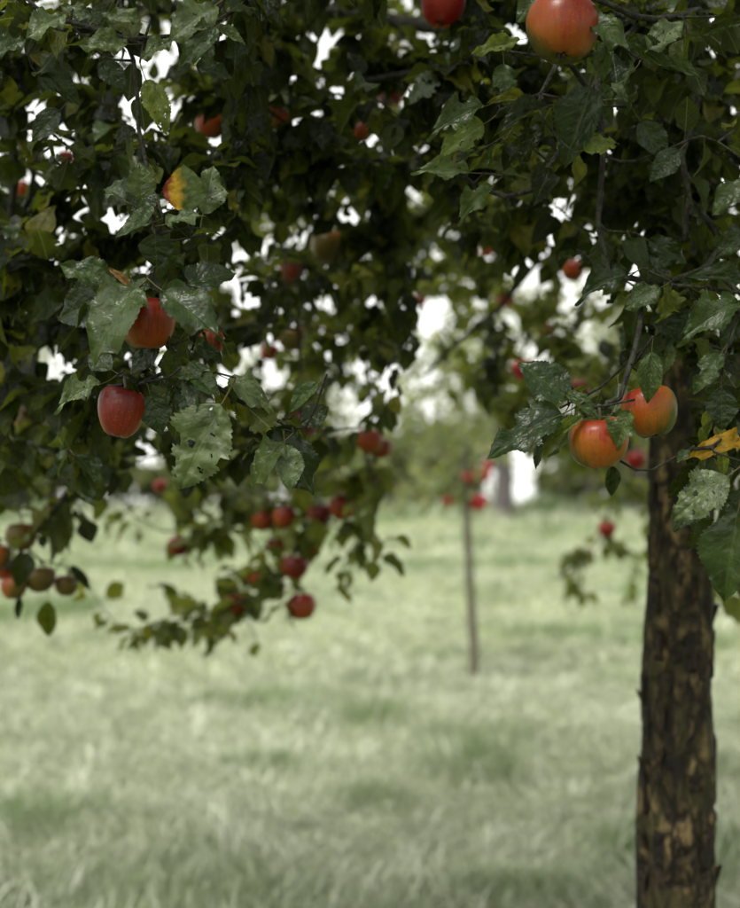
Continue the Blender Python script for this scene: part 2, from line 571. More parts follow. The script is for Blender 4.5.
gx = axis_steps(-600, 600, -14, 14, .35, 12)
gy = np.unique(np.concatenate([axis_steps(-600, 90, -3, 60, .35, 12), np.linspace(90, 900, 30)]))
GX, GY = np.meshgrid(gx, gy)
GZ = ground_z(GX, GY)
nx_, ny_ = len(gx), len(gy)
ii, jj = np.meshgrid(np.arange(ny_ - 1), np.arange(nx_ - 1), indexing='ij')
a_ = (ii * nx_ + jj).ravel()
g = N("meadow_soil")
tc = g.n("TexCoord")
c = g.ramp(g.noise(tc.outputs['Object'], .7, 6, .6), [(.3, (.13, .165, .075)), (.5, (.19, .22, .12)), (.7, (.25, .27, .17))])
c2 = g.ramp(g.noise(tc.outputs['Object'], 26, 5, .65), [(.3, (.55, .6, .5)), (.7, (1.25, 1.2, 1.1))])
c = g.mix(1.0, c, c2, 'MULTIPLY')
bmp = g.n("Bump", {'Strength': .8, 'Distance': .05, 'Height': g.noise(tc.outputs['Object'], 30, 5)})
M_GROUND = g.done(g.n("BsdfPrincipled", {'Base Color': c, 'Roughness': .85, 'Specular IOR Level': .2, 'Normal': bmp.outputs[0]}).outputs[0])
ground = obj("ground", mesh_np("ground", np.stack([GX.ravel(), GY.ravel(), GZ.ravel()], 1),
                               quads=np.stack([a_, a_ + 1, a_ + nx_ + 1, a_ + nx_], 1)), M_GROUND)
tag(ground, "meadow ground under the long wet grass", "ground", kind='structure')

g = N("wet_grass")
at = g.n("Attribute", attribute_name="col")
b = g.n("BsdfPrincipled", {'Base Color': at.outputs['Color'], 'Roughness': .42, 'Specular IOR Level': .5})
t = g.n("BsdfTranslucent", {'Color': at.outputs['Color']})
M_GRASS = g.done(g.n("MixShader", {0: .3, 1: b.outputs[0], 2: t.outputs[0]}).outputs[0])


def vnoise(x, y, s, seed):
    """smooth value noise on arrays"""
    r = np.random.default_rng(seed)
    G = r.random((256, 256))
    fx, fy = x / s, y / s
    ix, iy = np.floor(fx).astype(int), np.floor(fy).astype(int)
    tx, ty = fx - ix, fy - iy
    tx, ty = tx * tx * (3 - 2 * tx), ty * ty * (3 - 2 * ty)
    g_ = lambda a, b: G[a % 256, b % 256]
    return (g_(ix, iy) * (1 - tx) * (1 - ty) + g_(ix + 1, iy) * tx * (1 - ty) + g_(ix, iy + 1) * (1 - tx) * ty + g_(ix + 1, iy + 1) * tx * ty)


def blades(n, y0, y1, xs, h0, h1, w, seed):
    r = np.random.default_rng(seed)
    nc = n // 5                                                          # wisps: blades that lie together
    cl = r.integers(0, nc, n)
    y = (y0 + (y1 - y0) * r.random(nc) ** 1.15)[cl]
    x = (r.random(nc) * 2 - 1)[cl] * (xs[0] + (xs[1] - xs[0]) * (y - y0) / (y1 - y0))
    x, y = x + r.normal(0, .035 + .002 * y0, n), y + r.normal(0, .035 + .004 * y0, n)
    clean, ctone, cflop = r.uniform(0, 6.28, nc)[cl], r.random(nc)[cl], r.normal(0, .22, nc)[cl]
    z = ground_z(x, y) - .01
    patch = vnoise(x, y, .55, 1) * .55 + vnoise(x, y, 1.7, 2) * .45        # 0..1 green tufts
    tuft = np.exp(-(((x + 1.2) / .42) ** 2 + ((y - 5.15) / .5) ** 2)) * 1.0
    tuft += .55 * np.exp(-(((x - .95) / .45) ** 2 + ((y - 5.0) / .4) ** 2)) + .45 * np.exp(-(((x - .1) / .5) ** 2 + ((y - 5.4) / .35) ** 2))
    gr = np.clip((patch - .46) * 3.4 + tuft * 1.3 + .22 * np.clip((6.2 - y) / 1.5, 0, 1), 0, 1)
    h = (h0 + (h1 - h0) * r.random(n)) * (.75 + .55 * gr)
    lean = vnoise(x, y, .45, 5) * 5.0 + clean * .75 + r.normal(0, .45, n)
    flop = np.clip(r.normal(1.2, .2, n) + cflop - .6 * gr, .1, 1.8)              # pale stems lie flat, green tufts stand
    dx, dy = np.cos(lean), np.sin(lean)
    segs = 3
    pts = []
    px_, py_, pz_ = x.copy(), y.copy(), z.copy()
    pts.append((px_, py_, pz_))
    for s in range(segs):
        a = flop * (s + .6) / segs * 1.35
        l = h / segs
        px_, py_, pz_ = px_ + dx * np.sin(a) * l, py_ + dy * np.sin(a) * l, pz_ + np.cos(a) * l
        pz_ = np.maximum(pz_, z + .012 + .004 * s)
        pts.append((px_, py_, pz_))
    rot = r.random(n) * 3.14
    wx, wy = np.cos(rot) * w * .5, np.sin(rot) * w * .5
    co = []
    for s, (a, b_, c_) in enumerate(pts[:-1]):
        k = 1 - .22 * s
        co += [np.stack([a - wx * k, b_ - wy * k, c_], 1), np.stack([a + wx * k, b_ + wy * k, c_], 1)]
    co.append(np.stack(pts[-1], 1))
    co = np.stack(co, 1)                                                 # n x 7 x 3
    b0 = np.arange(n)[:, None] * 7
    quads = np.concatenate([b0 + np.array([0, 1, 3, 2]), b0 + np.array([2, 3, 5, 4])])
    tris = b0 + np.array([4, 5, 6])
    mixv = np.clip(gr * .8 + r.normal(0, .2, n), 0, 1)[:, None]
    straw = ((ctone < .22) & (r.random(n) < .85) & (gr < .8))[:, None]
    pale = np.array([.305, .33, .238]) * (.7 + .4 * r.random((n, 1))) * (.75 + .5 * ctone[:, None])
    pale = np.where(straw, np.array([.46, .48, .37]) * (.8 + .4 * r.random((n, 1))), pale)
    green = np.array([.11, .175, .05]) * (.7 + .6 * r.random((n, 1)))
    colr = pale * (1 - mixv) + green * mixv
    return co.reshape(-1, 3), quads, tris, np.repeat(colr, 7, 0)


gp = [blades(150000, 3.6, 8.5, (1.9, 3.6), .05, .15, .006, 21), blades(60000, 8.5, 18, (3.6, 7.2), .06, .16, .012, 22),
      blades(36000, 18, 44, (7.2, 17), .10, .22, .03, 23), blades(14000, -2.5, 3.6, (2.5, 1.9), .1, .22, .007, 24)]
def strands(n, y0, y1, x1, seed):
    c_, q_, t_, k_ = blades(n, y0, y1, (x1 * .55, x1), .14, .28, .006, seed)
    r = np.random.default_rng(seed)
    k_ = np.repeat(np.array([.56, .58, .48]) * (.7 + .45 * r.random((n, 1))), 7, 0)
    return c_, q_, t_, k_


gp += [blades(9000, 28, 37.5, (12, 15), .2, .55, .05, 25)]
gp += [strands(2600, 3.7, 9.0, 3.6, 61), strands(2000, 8.5, 20, 7.0, 62)]
off, cs, qs, ts, ks = 0, [], [], [], []
for c_, q_, t_, k_ in gp:
    cs.append(c_); qs.append(q_ + off); ts.append(t_ + off); ks.append(k_); off += len(c_)
grass = obj("grass", mesh_np("grass", np.concatenate(cs), quads=np.concatenate(qs), tris=np.concatenate(ts), attrs={'col': np.concatenate(ks)}), M_GRASS)
tag(grass, "long pale wet meadow grass with greener tufts", "grass", kind='stuff')


# ------------------------------------------------------------------ branching
class Skeleton:
    def __init__(self):
        self.p, self.par, self.path = [], [], []
        self.rmin = []

    def add(self, p, par, rmin=0.0):
        self.p.append(np.asarray(p, float))
        self.par.append(par)
        self.path.append(0.0 if par < 0 else self.path[par] + float(np.linalg.norm(self.p[-1] - self.p[par])))
        self.rmin.append(rmin)
        return len(self.p) - 1

    def polyline(self, pts, start=None, step=.09, r0=0.0, r1=0.0, wob=.006):
        """hand-laid branch; start = node index or None to leave from the nearest node"""
        pts = [np.asarray(q, float) for q in pts]
        if start is None:
            start = self.nearest(pts[0])
        line = smooth_line([self.p[start]] + pts, step)[1:]
        i = start
        n = len(line)
        for k, q in enumerate(line):
            if 0 < k < n - 1:
                q = q + RNG.normal(0, wob, 3)
            i = self.add(q, i, r0 + (r1 - r0) * k / max(1, n - 1))
        return i

    def nearest(self, q, w=0.12, minpath=0.0):
        A = np.array(self.p)
        d = np.linalg.norm(A - q, axis=1) + w * np.array(self.path)
        if minpath:
            d = np.where(np.array(self.path) < minpath, d + 5, d)
        return int(np.argmin(d))

    def grow(self, q, step=.07, sag=.0, wob=.010, minpath=0.0, w=.12):
        q = np.asarray(q, float)
        j = self.nearest(q, w, minpath)
        a = self.p[j]
        L = np.linalg.norm(q - a)
        pj = self.par[j]
        d0 = nrm(a - self.p[pj]) if pj >= 0 else np.array([0, 0, 1.0])
        n = max(1, int(L / step))
        c = a + d0 * L * .35 + np.array([0, 0, sag * L])
        i = j
        for k in range(1, n + 1):
            t = k / n
            x = (1 - t) ** 2 * a + 2 * t * (1 - t) * c + t * t * q
            if k < n:
                x = x + RNG.normal(0, min(wob, L * .05), 3)
            i = self.add(x, i)
        return i

    def radii(self, tip=.0015, ex=2.35):
        n = len(self.p)
        acc = np.zeros(n)
        r = np.zeros(n)
        for i in range(n - 1, -1, -1):
            r[i] = max((acc[i] if acc[i] > 0 else tip ** ex) ** (1 / ex), self.rmin[i])
            if self.par[i] >= 0:
                acc[self.par[i]] += r[i] ** ex
        return r

    def chains(self, r):
        n = len(self.p)
        kids = [[] for _ in range(n)]
        for i, q in enumerate(self.par):
            if q >= 0: kids[q].append(i)
        out, stack = [], [0]
        for root in [i for i in range(n) if self.par[i] < 0]:
            stack = [(None, root)]
            while stack:
                fr, i = stack.pop()
                ch = [] if fr is None else [fr]
                while True:
                    ch.append(i)
                    if not kids[i]: break
                    m = max(kids[i], key=lambda k: r[k])
                    for k in kids[i]:
                        if k != m: stack.append((i, k))
                    i = m
                out.append(ch)
        return out


def twig_leaves(sk, node, n, size, rng, reject=None, span=.16, droop=.55):
    """leaves spiralling round the last stretch of a twig, plus a rosette at its tip"""
    pts, i, L = [sk.p[node]], node, 0
    while sk.par[i] >= 0 and L < span:
        L += np.linalg.norm(sk.p[i] - sk.p[sk.par[i]])
        i = sk.par[i]
        pts.append(sk.p[i])
    pts = np.array(pts)
    out = []
    ph = rng.uniform(0, 6.28)
    for k in range(n):
        t = (k / n) ** 1.25 * (len(pts) - 1)
        a = int(min(t, len(pts) - 2)) if len(pts) > 1 else 0
        f = t - a
        if len(pts) > 1:
            base = pts[a] * (1 - f) + pts[a + 1] * f
            d = nrm(pts[a] - pts[a + 1])
        else:
            base, d = pts[0], np.array([0, 0, -1.0])
        u = nrm(np.cross(d, [.3, .2, 1.0]))
        w = np.cross(d, u)
        th = ph + k * 2.4 + rng.normal(0, .3)
        rad = u * math.cos(th) + w * math.sin(th)
        spread = rng.uniform(.6, 1.3)
        ax = nrm(d * math.cos(spread) + rad * math.sin(spread) + np.array([0, 0, -droop * rng.uniform(.3, 1.5)]))
        ln = size * rng.uniform(.62, 1.18)
        nor = np.array([0, 0, 1.0]) + rad * .35 + rng.normal(0, .45, 3)
        if abs(np.dot(nrm(nor), ax)) > .95:
            nor = nor + rng.normal(0, .8, 3)
        b0 = base + ax * ln * .29
        if reject is not None and reject(b0 + ax * ln * .5):
            continue
        out.append((leaf_frame(b0, ax, nor, ln, rng.uniform(.85, 1.15)), rng.random(), rng.integers(0, len(VK))))
    return out


def chain_mesh(name, sk, ch, r, k):
    pts = np.array([sk.p[i] for i in ch])
    rad = np.array([r[i] for i in ch])
    if len(ch) > 1 and sk.par[ch[0]] is not None and ch[0] == sk.par[ch[1]]:
        rad[0] = min(rad[0], rad[1] * 1.25)
    return tube(pts, rad, k, True, .12)


# ------------------------------------------------------------------ apples
AP_PROFILE = smooth_line(np.array([(0.001, .29), (.05, .305), (.10, .345), (.18, .395), (.27, .405), (.37, .36), (.45, .26), (.493, .12), (.50, -.02),
                                   (.478, -.16), (.425, -.29), (.345, -.39), (.25, -.445), (.17, -.455), (.10, -.43), (.05, -.405), (.001, -.395)]), .09)


def apple_mesh(name, seed, conic=0.0, lean=0.0, nseg=32):
    r = np.random.default_rng(seed)
    ph = r.uniform(0, 6.28, 3)
    co, q = [], []
    th = np.arange(nseg) * 2 * np.pi / nseg
    for (a, z) in AP_PROFILE:
        lobes = 1 + .03 * np.cos(5 * th + ph[0]) * max(0, -z) * 2 + .03 * np.cos(2 * th + ph[1]) + .015 * np.cos(3 * th + ph[2])
        k = 1 + conic * z
        zz = z + lean * a * np.cos(th + ph[1]) + .012 * np.cos(5 * th + ph[0]) * (1 if z < -.3 else 0)
        co.append(np.stack([np.cos(th) * a * lobes * k, np.sin(th) * a * lobes * k, zz], 1))
    n = len(AP_PROFILE)
    co = np.concatenate(co)
    for i in range(n - 1):
        for j in range(nseg):
            q.append((i * nseg + j, (i + 1) * nseg + j, (i + 1) * nseg + (j + 1) % nseg, i * nseg + (j + 1) % nseg))
    return co, np.array(q)


APPLE_SHAPES = [apple_mesh("a", s, c, l) for s, c, l in ((1, .18, .03), (2, .3, .05), (3, .1, -.04), (4, .24, .02))]
_ap_cache = {}


def make_apple(center, diam, mat, blush, label, group=None, shape=0, hscale=1.0, tilt=(0, 0), stem_to=None, detail=True):
    """an apple with stem and calyx; blush = heading of its red side in degrees; returns stem-top point"""
    center = np.asarray(center, float)
    root = empty("apple", center)
    root.rotation_euler = (math.radians(tilt[0]), math.radians(tilt[1]), 0)
    tag(root, label, "apple", group)
    key = (shape, round(diam, 4), mat.name, round(hscale, 2))
    if key not in _ap_cache:
        C, q = APPLE_SHAPES[shape % 4]
        me = mesh_np("apple_skin", C * np.array([diam, diam, diam * hscale]), quads=q)
        me.materials.append(mat)
        _ap_cache[key] = me
    sk = bpy.data.objects.new("skin", _ap_cache[key])
    COL.objects.link(sk)
    sk.parent = root
    sk.rotation_euler = (0, 0, math.radians(blush))
    R = root.rotation_euler.to_matrix()
    top = np.array([0, 0, diam * hscale * .29])
    if stem_to is None:
        st = center + np.array(R @ Vector((0, 0, diam * hscale * .42 + .016))) + RNG.normal(0, .002, 3)
    else:
        st = np.asarray(stem_to, float)
    loc = np.array(R.transposed() @ Vector(st - center))
    midp = (top + loc) / 2 + np.array([.002, .001, .001])
    c, q, t = tube(smooth_line([top - np.array([0, 0, .004]), midp, loc], .006), np.linspace(.0014, .002, len(smooth_line([top - np.array([0, 0, .004]), midp, loc], .006))), 6)
    s = bpy.data.objects.new("stem", mesh_np("stem", c, quads=q, tris=t))
    s.data.materials.append(M_STEM)
    COL.objects.link(s)
    s.parent = root
    if detail:
        if ('cal', round(diam, 3)) not in _ap_cache:
            ps = []
            for k in range(5):
                an = k * 1.257
                dr = np.array([math.cos(an), math.sin(an), 0])
                pts = [np.array([0, 0, -.40 * diam]) + dr * .02 * diam, np.array([0, 0, -.44 * diam]) + dr * .06 * diam, np.array([0, 0, -.475 * diam]) + dr * .05 * diam]
                ps.append(tube(pts, np.array([.03, .025, .006]) * diam, 4))
            cc, qq, tt = join(ps)
            me = mesh_np("calyx", cc, quads=qq, tris=tt)
            me.materials.append(M_CALYX)
            _ap_cache[('cal', round(diam, 3))] = me
        ca = bpy.data.objects.new("calyx", _ap_cache[('cal', round(diam, 3))])
        ca.scale = (1, 1, hscale)
        COL.objects.link(ca)
        ca.parent = root
    return st


# ------------------------------------------------------------------ the main apple tree
TX, TY = .562, 2.30
FORK = np.array([.575, 2.30, 2.0])
tree = empty("apple_tree", (TX, TY, 0))
tag(tree, "old apple tree with rough flaking dark trunk and low leafy fruiting boughs", "tree")

# trunk: displaced, ridged, slightly leaning column
TRUNK_LINE = [(.560, -.15, .085), (.558, .0, .080), (.556, .25, .073), (.557, .5, .072), (.560, .8, .068), (.563, 1.1, .063), (.567, 1.4, .057), (.571, 1.7, .055), (.575, 2.0, .056), (.575, 2.2, .045)]
tl = smooth_line(np.array([(a, TY, z, r) for a, z, r in TRUNK_LINE]), .0085)
K = 72
co = []
for (x, y, z, r) in tl:
    for k in range(K):
        an = k * 2 * math.pi / K
        ca, sa = math.cos(an), math.sin(an)
        n1 = fbm(ca * 1.7 + 3, sa * 1.7, z * 2.6, 4)
        n2 = mnoise.ridged_multi_fractal(Vector((ca * 2.6, sa * 2.6, z * 5.0)), 1.0, 2.1, 4, 1.0, 2.0) - 1.0
        n3 = mnoise.noise(Vector((ca * 6, sa * 6, z * 22)))
        n4 = mnoise.noise(Vector((ca * 2.2 + 9, sa * 2.2, z * 7)))
        plate = .0045 if n4 > .12 else (-.003 if n4 < -.2 else 0)
        rr = r * .955 + .0055 * n1 + .0032 * n2 + .0018 * n3 + plate
        co.append((x + ca * rr, y + sa * rr, z))
n = len(tl)
aa = (np.arange(n - 1)[:, None] * K + np.arange(K)[None]).ravel()
bb = (np.arange(n - 1)[:, None] * K + (np.arange(K)[None] + 1) % K).ravel()
trunk = obj("trunk", mesh_np("trunk", co, quads=np.stack([aa, bb, bb + K, aa + K], 1)), M_BARK, tree)

# loose bark flakes standing off the trunk
def flake(an, z, w, h, lift, seed):
    r = np.random.default_rng(seed)
    xr = .955 * np.interp(z, [q[1] for q in TRUNK_LINE], [q[2] for q in TRUNK_LINE])
    xc = np.interp(z, [q[1] for q in TRUNK_LINE], [q[0] for q in TRUNK_LINE])
    nu, nv = 4, 6
    F0, F1 = [], []
    for i in range(nv + 1):
        for j in range(nu + 1):
            u, v = j / nu - .5, i / nv - .5
            edge = 1 - .35 * abs(v) * 2 * r.uniform(.3, 1) - .1 * r.random()
            a = an + u * w * edge / xr
            zz = z + v * h * (1 + .15 * r.uniform(-1, 1) * (abs(u) > .3))
            rr = xr + .003 + lift * max(0, v + .2) ** 1.5 * 1.6 + .0015 * r.uniform(-1, 1)
            F0.append((xc + math.cos(a) * rr, TY + math.sin(a) * rr, zz))
            F1.append((xc + math.cos(a) * (rr - .0035), TY + math.sin(a) * (rr - .0035), zz))
    m = (nu + 1) * (nv + 1)
    q = []
    for i in range(nv):
        for j in range(nu):
            a = i * (nu + 1) + j
            q.append((a, a + 1, a + nu + 2, a + nu + 1))
            q.append((m + a, m + a + nu + 1, m + a + nu + 2, m + a + 1))
    rim = [j for j in range(nu + 1)] + [(i + 1) * (nu + 1) + nu for i in range(nv)] + [nv * (nu + 1) + nu - 1 - j for j in range(nu)] + [(nv - 1 - i) * (nu + 1) for i in range(nv - 1)]
    for k in range(len(rim)):
        a, b_ = rim[k], rim[(k + 1) % len(rim)]
        q.append((a, m + a, m + b_, b_))
    return mesh_np("bark_flake", F0 + F1, quads=q)


rf = np.random.default_rng(3)
fl = [(math.pi * 1.02, 1.045, .03, .045, .013), (math.pi * 1.05, .80, .022, .03, .009), (math.pi * 1.0, .615, .03, .09, .018), (math.pi * 1.06, .90, .02, .10, .010),
      (-.02, .72, .03, .06, .014), (.05, 1.2, .03, .05, .012)]
for k in range(46):
    fl.append((rf.uniform(math.pi * .95, math.pi * 2.05), rf.uniform(.35, 1.55), rf.uniform(.015, .038), rf.uniform(.03, .09), rf.uniform(.001, .005)))
for k, (an, z, w, h, lift) in enumerate(fl):
    f_ = obj("bark_flake", flake(an, z, w, h, lift, k), M_FLAKE, trunk)

# skeleton -------------------------------------------------------------------
SK = Skeleton()
root = SK.add(FORK - np.array([0, 0, .25]), -1, .05)
fork = SK.add(FORK, root, .05)
V3 = lambda *a: np.array(a, float)
limbs = [
    [V3(.25, 2.12, 2.27), V3(-.25, 1.92, 2.36), V3(-.75, 1.75, 2.28)],
    [V3(.15, 2.6, 2.38), V3(-.5, 2.85, 2.5), V3(-1.25, 3.05, 2.35)],
    [V3(.46, 2.9, 2.3), V3(.3, 3.7, 2.45), V3(.15, 4.6, 2.3)],
    [V3(1.05, 2.5, 2.45), V3(1.8, 2.8, 2.6)],
    [V3(.62, 1.9, 2.36), V3(.6, 1.35, 2.5), V3(.5, .85, 2.5)],
    [V3(.5, 2.35, 2.7), V3(.35, 2.45, 3.6)],
    [V3(.9, 2.95, 2.4), V3(1.25, 3.9, 2.4)],
    [V3(.30, 2.0, 2.5), V3(-.1, 1.5, 2.7), V3(-.6, 1.2, 2.6)],
]
for L_ in limbs:
    SK.polyline(L_, fork, .1, .02, .007)
# boughs that can be picked out in the photograph
SK.polyline([P(585, 225, 3.0), P(540, 268, 3.1), P(500, 305, 3.2), P(460, 345, 3.3), P(425, 376, 3.4)], None, .08, .011, .004)
SK.polyline([P(600, 260, 3.4), P(580, 310, 3.4), P(560, 360, 3.5)], None, .08, .01, .005)
SK.polyline([P(300, 60, 2.3), P(355, 80, 2.2), P(430, 70, 2.15), P(480, 60, 2.1)], None, .08, .007, .005)
SK.polyline([P(120, 0, 2.1), P(95, 150, 2.2), P(85, 300, 2.35), P(76, 440, 2.45), P(68, 482, 2.5), P(50, 517, 2.5), P(28, 547, 2.5), P(6, 570, 2.5)], None, .07, .0065, .0045)
SK.polyline([P(25, 60, 2.0), P(15, 180, 2.0), P(3, 330, 2.05), P(-8, 480, 2.1)], None, .08, .007, .005)
SK.polyline([P(50, 130, 2.15), P(20, 200, 2.1), P(-5, 260, 2.1)], None, .07, .006, .004)
SK.polyline([P(300, 100, 2.9), P(315, 250, 3.1), P(300, 400, 3.2), P(308, 495, 3.25), P(292, 560, 3.25), P(252, 600, 3.25), P(195, 618, 3.3), P(146, 626, 3.3)], None, .07, .006, .003)
SK.polyline([P(385, 140, 2.7), P(392, 240, 2.8), P(375, 340, 2.9), P(368, 430, 3.0), P(370, 500, 3.0), P(373, 558, 3.0)], None, .07, .006, .0025)
SK.polyline([P(630, 330, 4.6), P(625, 440, 4.9), P(612, 500, 5.1), P(603, 535, 5.1), P(580, 568, 5.1), P(556, 578, 5.1)], None, .08, .006, .003)
# hanging lichened twigs by the trunk
SK.polyline([P(607, 60, 1.62), P(603, 150, 1.6), P(605, 220, 1.6), P(609, 275, 1.58)], None, .05, .0045, .0028)
SK.polyline([P(700, 40, 1.75), P(691, 110, 1.72), P(688, 190, 1.7), P(684, 240, 1.68)], None, .05, .0045, .003)
# twig of the two hanging apples
tw = SK.polyline([P(640, 280, 1.56), P(641, 325, 1.52), P(630, 365, 1.49), P(621, 398, 1.47), P(604, 408, 1.46), P(580, 404, 1.46), P(568, 398, 1.46)], None, .03, .0035, .0022, .001)
# twigs of the left hero cluster
tw = SK.polyline([P(118, -30, 1.62), P(135, 90, 1.55), P(150, 190, 1.50), P(158, 240, 1.48), P(150, 285, 1.475)], None, .04, .004, .0025, .002)
SK.polyline([P(160, 300, 1.49), P(172, 345, 1.48), P(205, 378, 1.47), P(235, 398, 1.46), P(268, 418, 1.46), P(292, 428, 1.47)], None, .03, .0036, .002, .001)
SK.polyline([P(165, 372, 1.49), P(140, 383, 1.48), P(108, 386, 1.475)], None, .03, .0028, .002, .001)
# black twisted spur
SK.polyline([P(590, 100, 1.62), P(565, 145, 1.6), P(553, 168, 1.59), P(530, 188, 1.58), P(508, 192, 1.57), P(480, 188, 1.57), P(455, 170, 1.56)], None, .03, .004, .0028, .002)
SK.polyline([P(560, 60, 1.52), P(540, 95, 1.5), P(500, 110, 1.5)], None, .03, .003, .002, .001)
# twigs entering at the right
SK.polyline([P(720, 240, 1.75), P(700, 270, 1.6), P(660, 285, 1.56), P(630, 276, 1.55)], None, .04, .004, .002, .001)
SK.polyline([P(748, 300, 1.62), P(752, 380, 1.55), P(750, 430, 1.5), P(710, 447, 1.47), P(690, 450, 1.47), P(652, 470, 1.46)], None, .04, .004, .0016, .001)
SK.polyline([P(700, 10, 1.65), P(655, 20, 1.55), P(610, 8, 1.5), P(575, -8, 1.48)], None, .04, .005, .003, .002)
SK.polyline([P(270, -40, 1.7), P(235, 10, 1.58), P(212, 25, 1.52), P(130, 40, 1.5), P(70, 22, 1.5)], None, .04, .004, .002, .002)
hero_nodes = len(SK.p)

# ---- apples: (px, py, width px, depth, skin, blush heading, shape, height scale, tilt, label, group)
BLUR = "apples hanging deep in the apple tree"
hero_apples = [
    (147, 322, 59, 1.475, M_AP_ORANGE, -70, 0, .98, (6, 0), "orange-red apple half covered by two large leaves above a dark red one", None),
    (121, 411, 46, 1.47, M_AP_RED, -100, 1, 1.22, (-4, 8), "tall dark red apple hanging below the orange-red one", None),
    (599, 441, 61, 1.46, M_AP_BLUSH, -88, 2, .92, (8, -3), "green apple with orange-red blush, a torn leaf lying over its front", None),
    (650, 411, 56, 1.50, M_AP_BLUSH, -128, 0, 1.0, (-6, -10), "yellow-green apple with orange shoulder hanging just in front of the rough trunk", None),
    (563, 29, 71, 1.42, M_AP_ORANGE, -78, 3, .98, (-14, 4), "big orange-red apple with greenish calyx end above the large drooping leaf", None),
    (443, 4, 46, 1.75, M_AP_CRIM, -90, 0, 1.0, (0, 5), "bright crimson apple high in the leaves beside the big orange-red one", None),
]
mid_apples = [
    (279, 115, 31, 2.7, M_AP_DULL, -60), (211, 125, 30, 2.4, M_AP_ORANGE, -120), (391, 96, 26, 2.8, M_AP_RED, -90), (361, 132, 24, 2.9, M_AP_DULL, -100),
    (328, 246, 34, 2.6, M_AP_DULL, 40), (291, 274, 26, 2.9, M_AP_DULL, -60), (270, 352, 18, 3.2, M_AP_CRIM, -90), (292, 338, 28, 2.9, M_AP_DULL, 60),
    (303, 423, 30, 2.5, M_AP_RED, -90), (369, 441, 28, 3.0, M_AP_DULL, -90), (380, 448, 24, 3.05, M_AP_DULL, -40), (368, 482, 22, 3.1, M_AP_RED, -90),
    (28, 421, 29, 2.6, M_AP_DULL, 130), (262, 520, 24, 3.3, M_AP_DULL, -60), (285, 517, 24, 3.25, M_AP_ORANGE, -80), (320, 515, 25, 3.2, M_AP_RED, -60),
    (342, 507, 27, 3.15, M_AP_ORANGE, -100), (295, 567, 27, 3.2, M_AP_RED, -90), (302, 606, 29, 3.2, M_AP_ORANGE, -95), (272, 588, 27, 3.3, M_AP_DULL, -60),
    (236, 604, 24, 3.3, M_AP_ORANGE, -60), (258, 578, 24, 3.35, M_AP_ORANGE, -80), (312, 545, 22, 3.3, M_AP_DULL, -90), (278, 545, 22, 3.35, M_AP_ORANGE, -90), (178, 546, 22, 3.4, M_AP_RED, -60), (22, 190, 20, 2.9, M_AP_ORANGE, -90), (66, 158, 18, 3.0, M_AP_CRIM, -90),
    (573, 270, 24, 3.6, M_AP_ORANGE, -90), (523, 370, 24, 4.0, M_AP_PINK, -90), (580, 388, 22, 4.2, M_AP_RED, -60), (487, 250, 16, 4.4, M_AP_ORANGE, -90),
    (636, 460, 20, 4.0, M_AP_CRIM, -90), (607, 529, 19, 5.1, M_AP_CRIM, -90), (587, 556, 11, 5.1, M_AP_PINK, -90), (510, 192, 20, 3.4, M_AP_RED, -90),
    (112, 462, 16, 3.8, M_AP_ORANGE, -90), (160, 486, 14, 3.9, M_AP_CRIM, -90), (505, 300, 15, 4.6, M_AP_PINK, -90), (545, 330, 18, 4.2, M_AP_ORANGE, -90),
    (728, 236, 14, 3.4, M_AP_ORANGE, -90), (420, 300, 14, 4.2, M_AP_PINK, -90), (212, 342, 26, 1.62, M_AP_DULL, -40), (615, 100, 14, 3.0, M_AP_ORANGE, -60),
]
cluster_apples = [(21, 536, 32), (40, 579, 30), (66, 585, 25), (14, 587, 27), (-2, 556, 28), (6, 570, 24)]
jobs = []
for (px, py, w, d, m, bl, sh, hsc, ti, lab, grp) in hero_apples:
    jobs.append((P(px, py, d), w * d / F, m, bl, lab, grp, sh, hsc, ti))
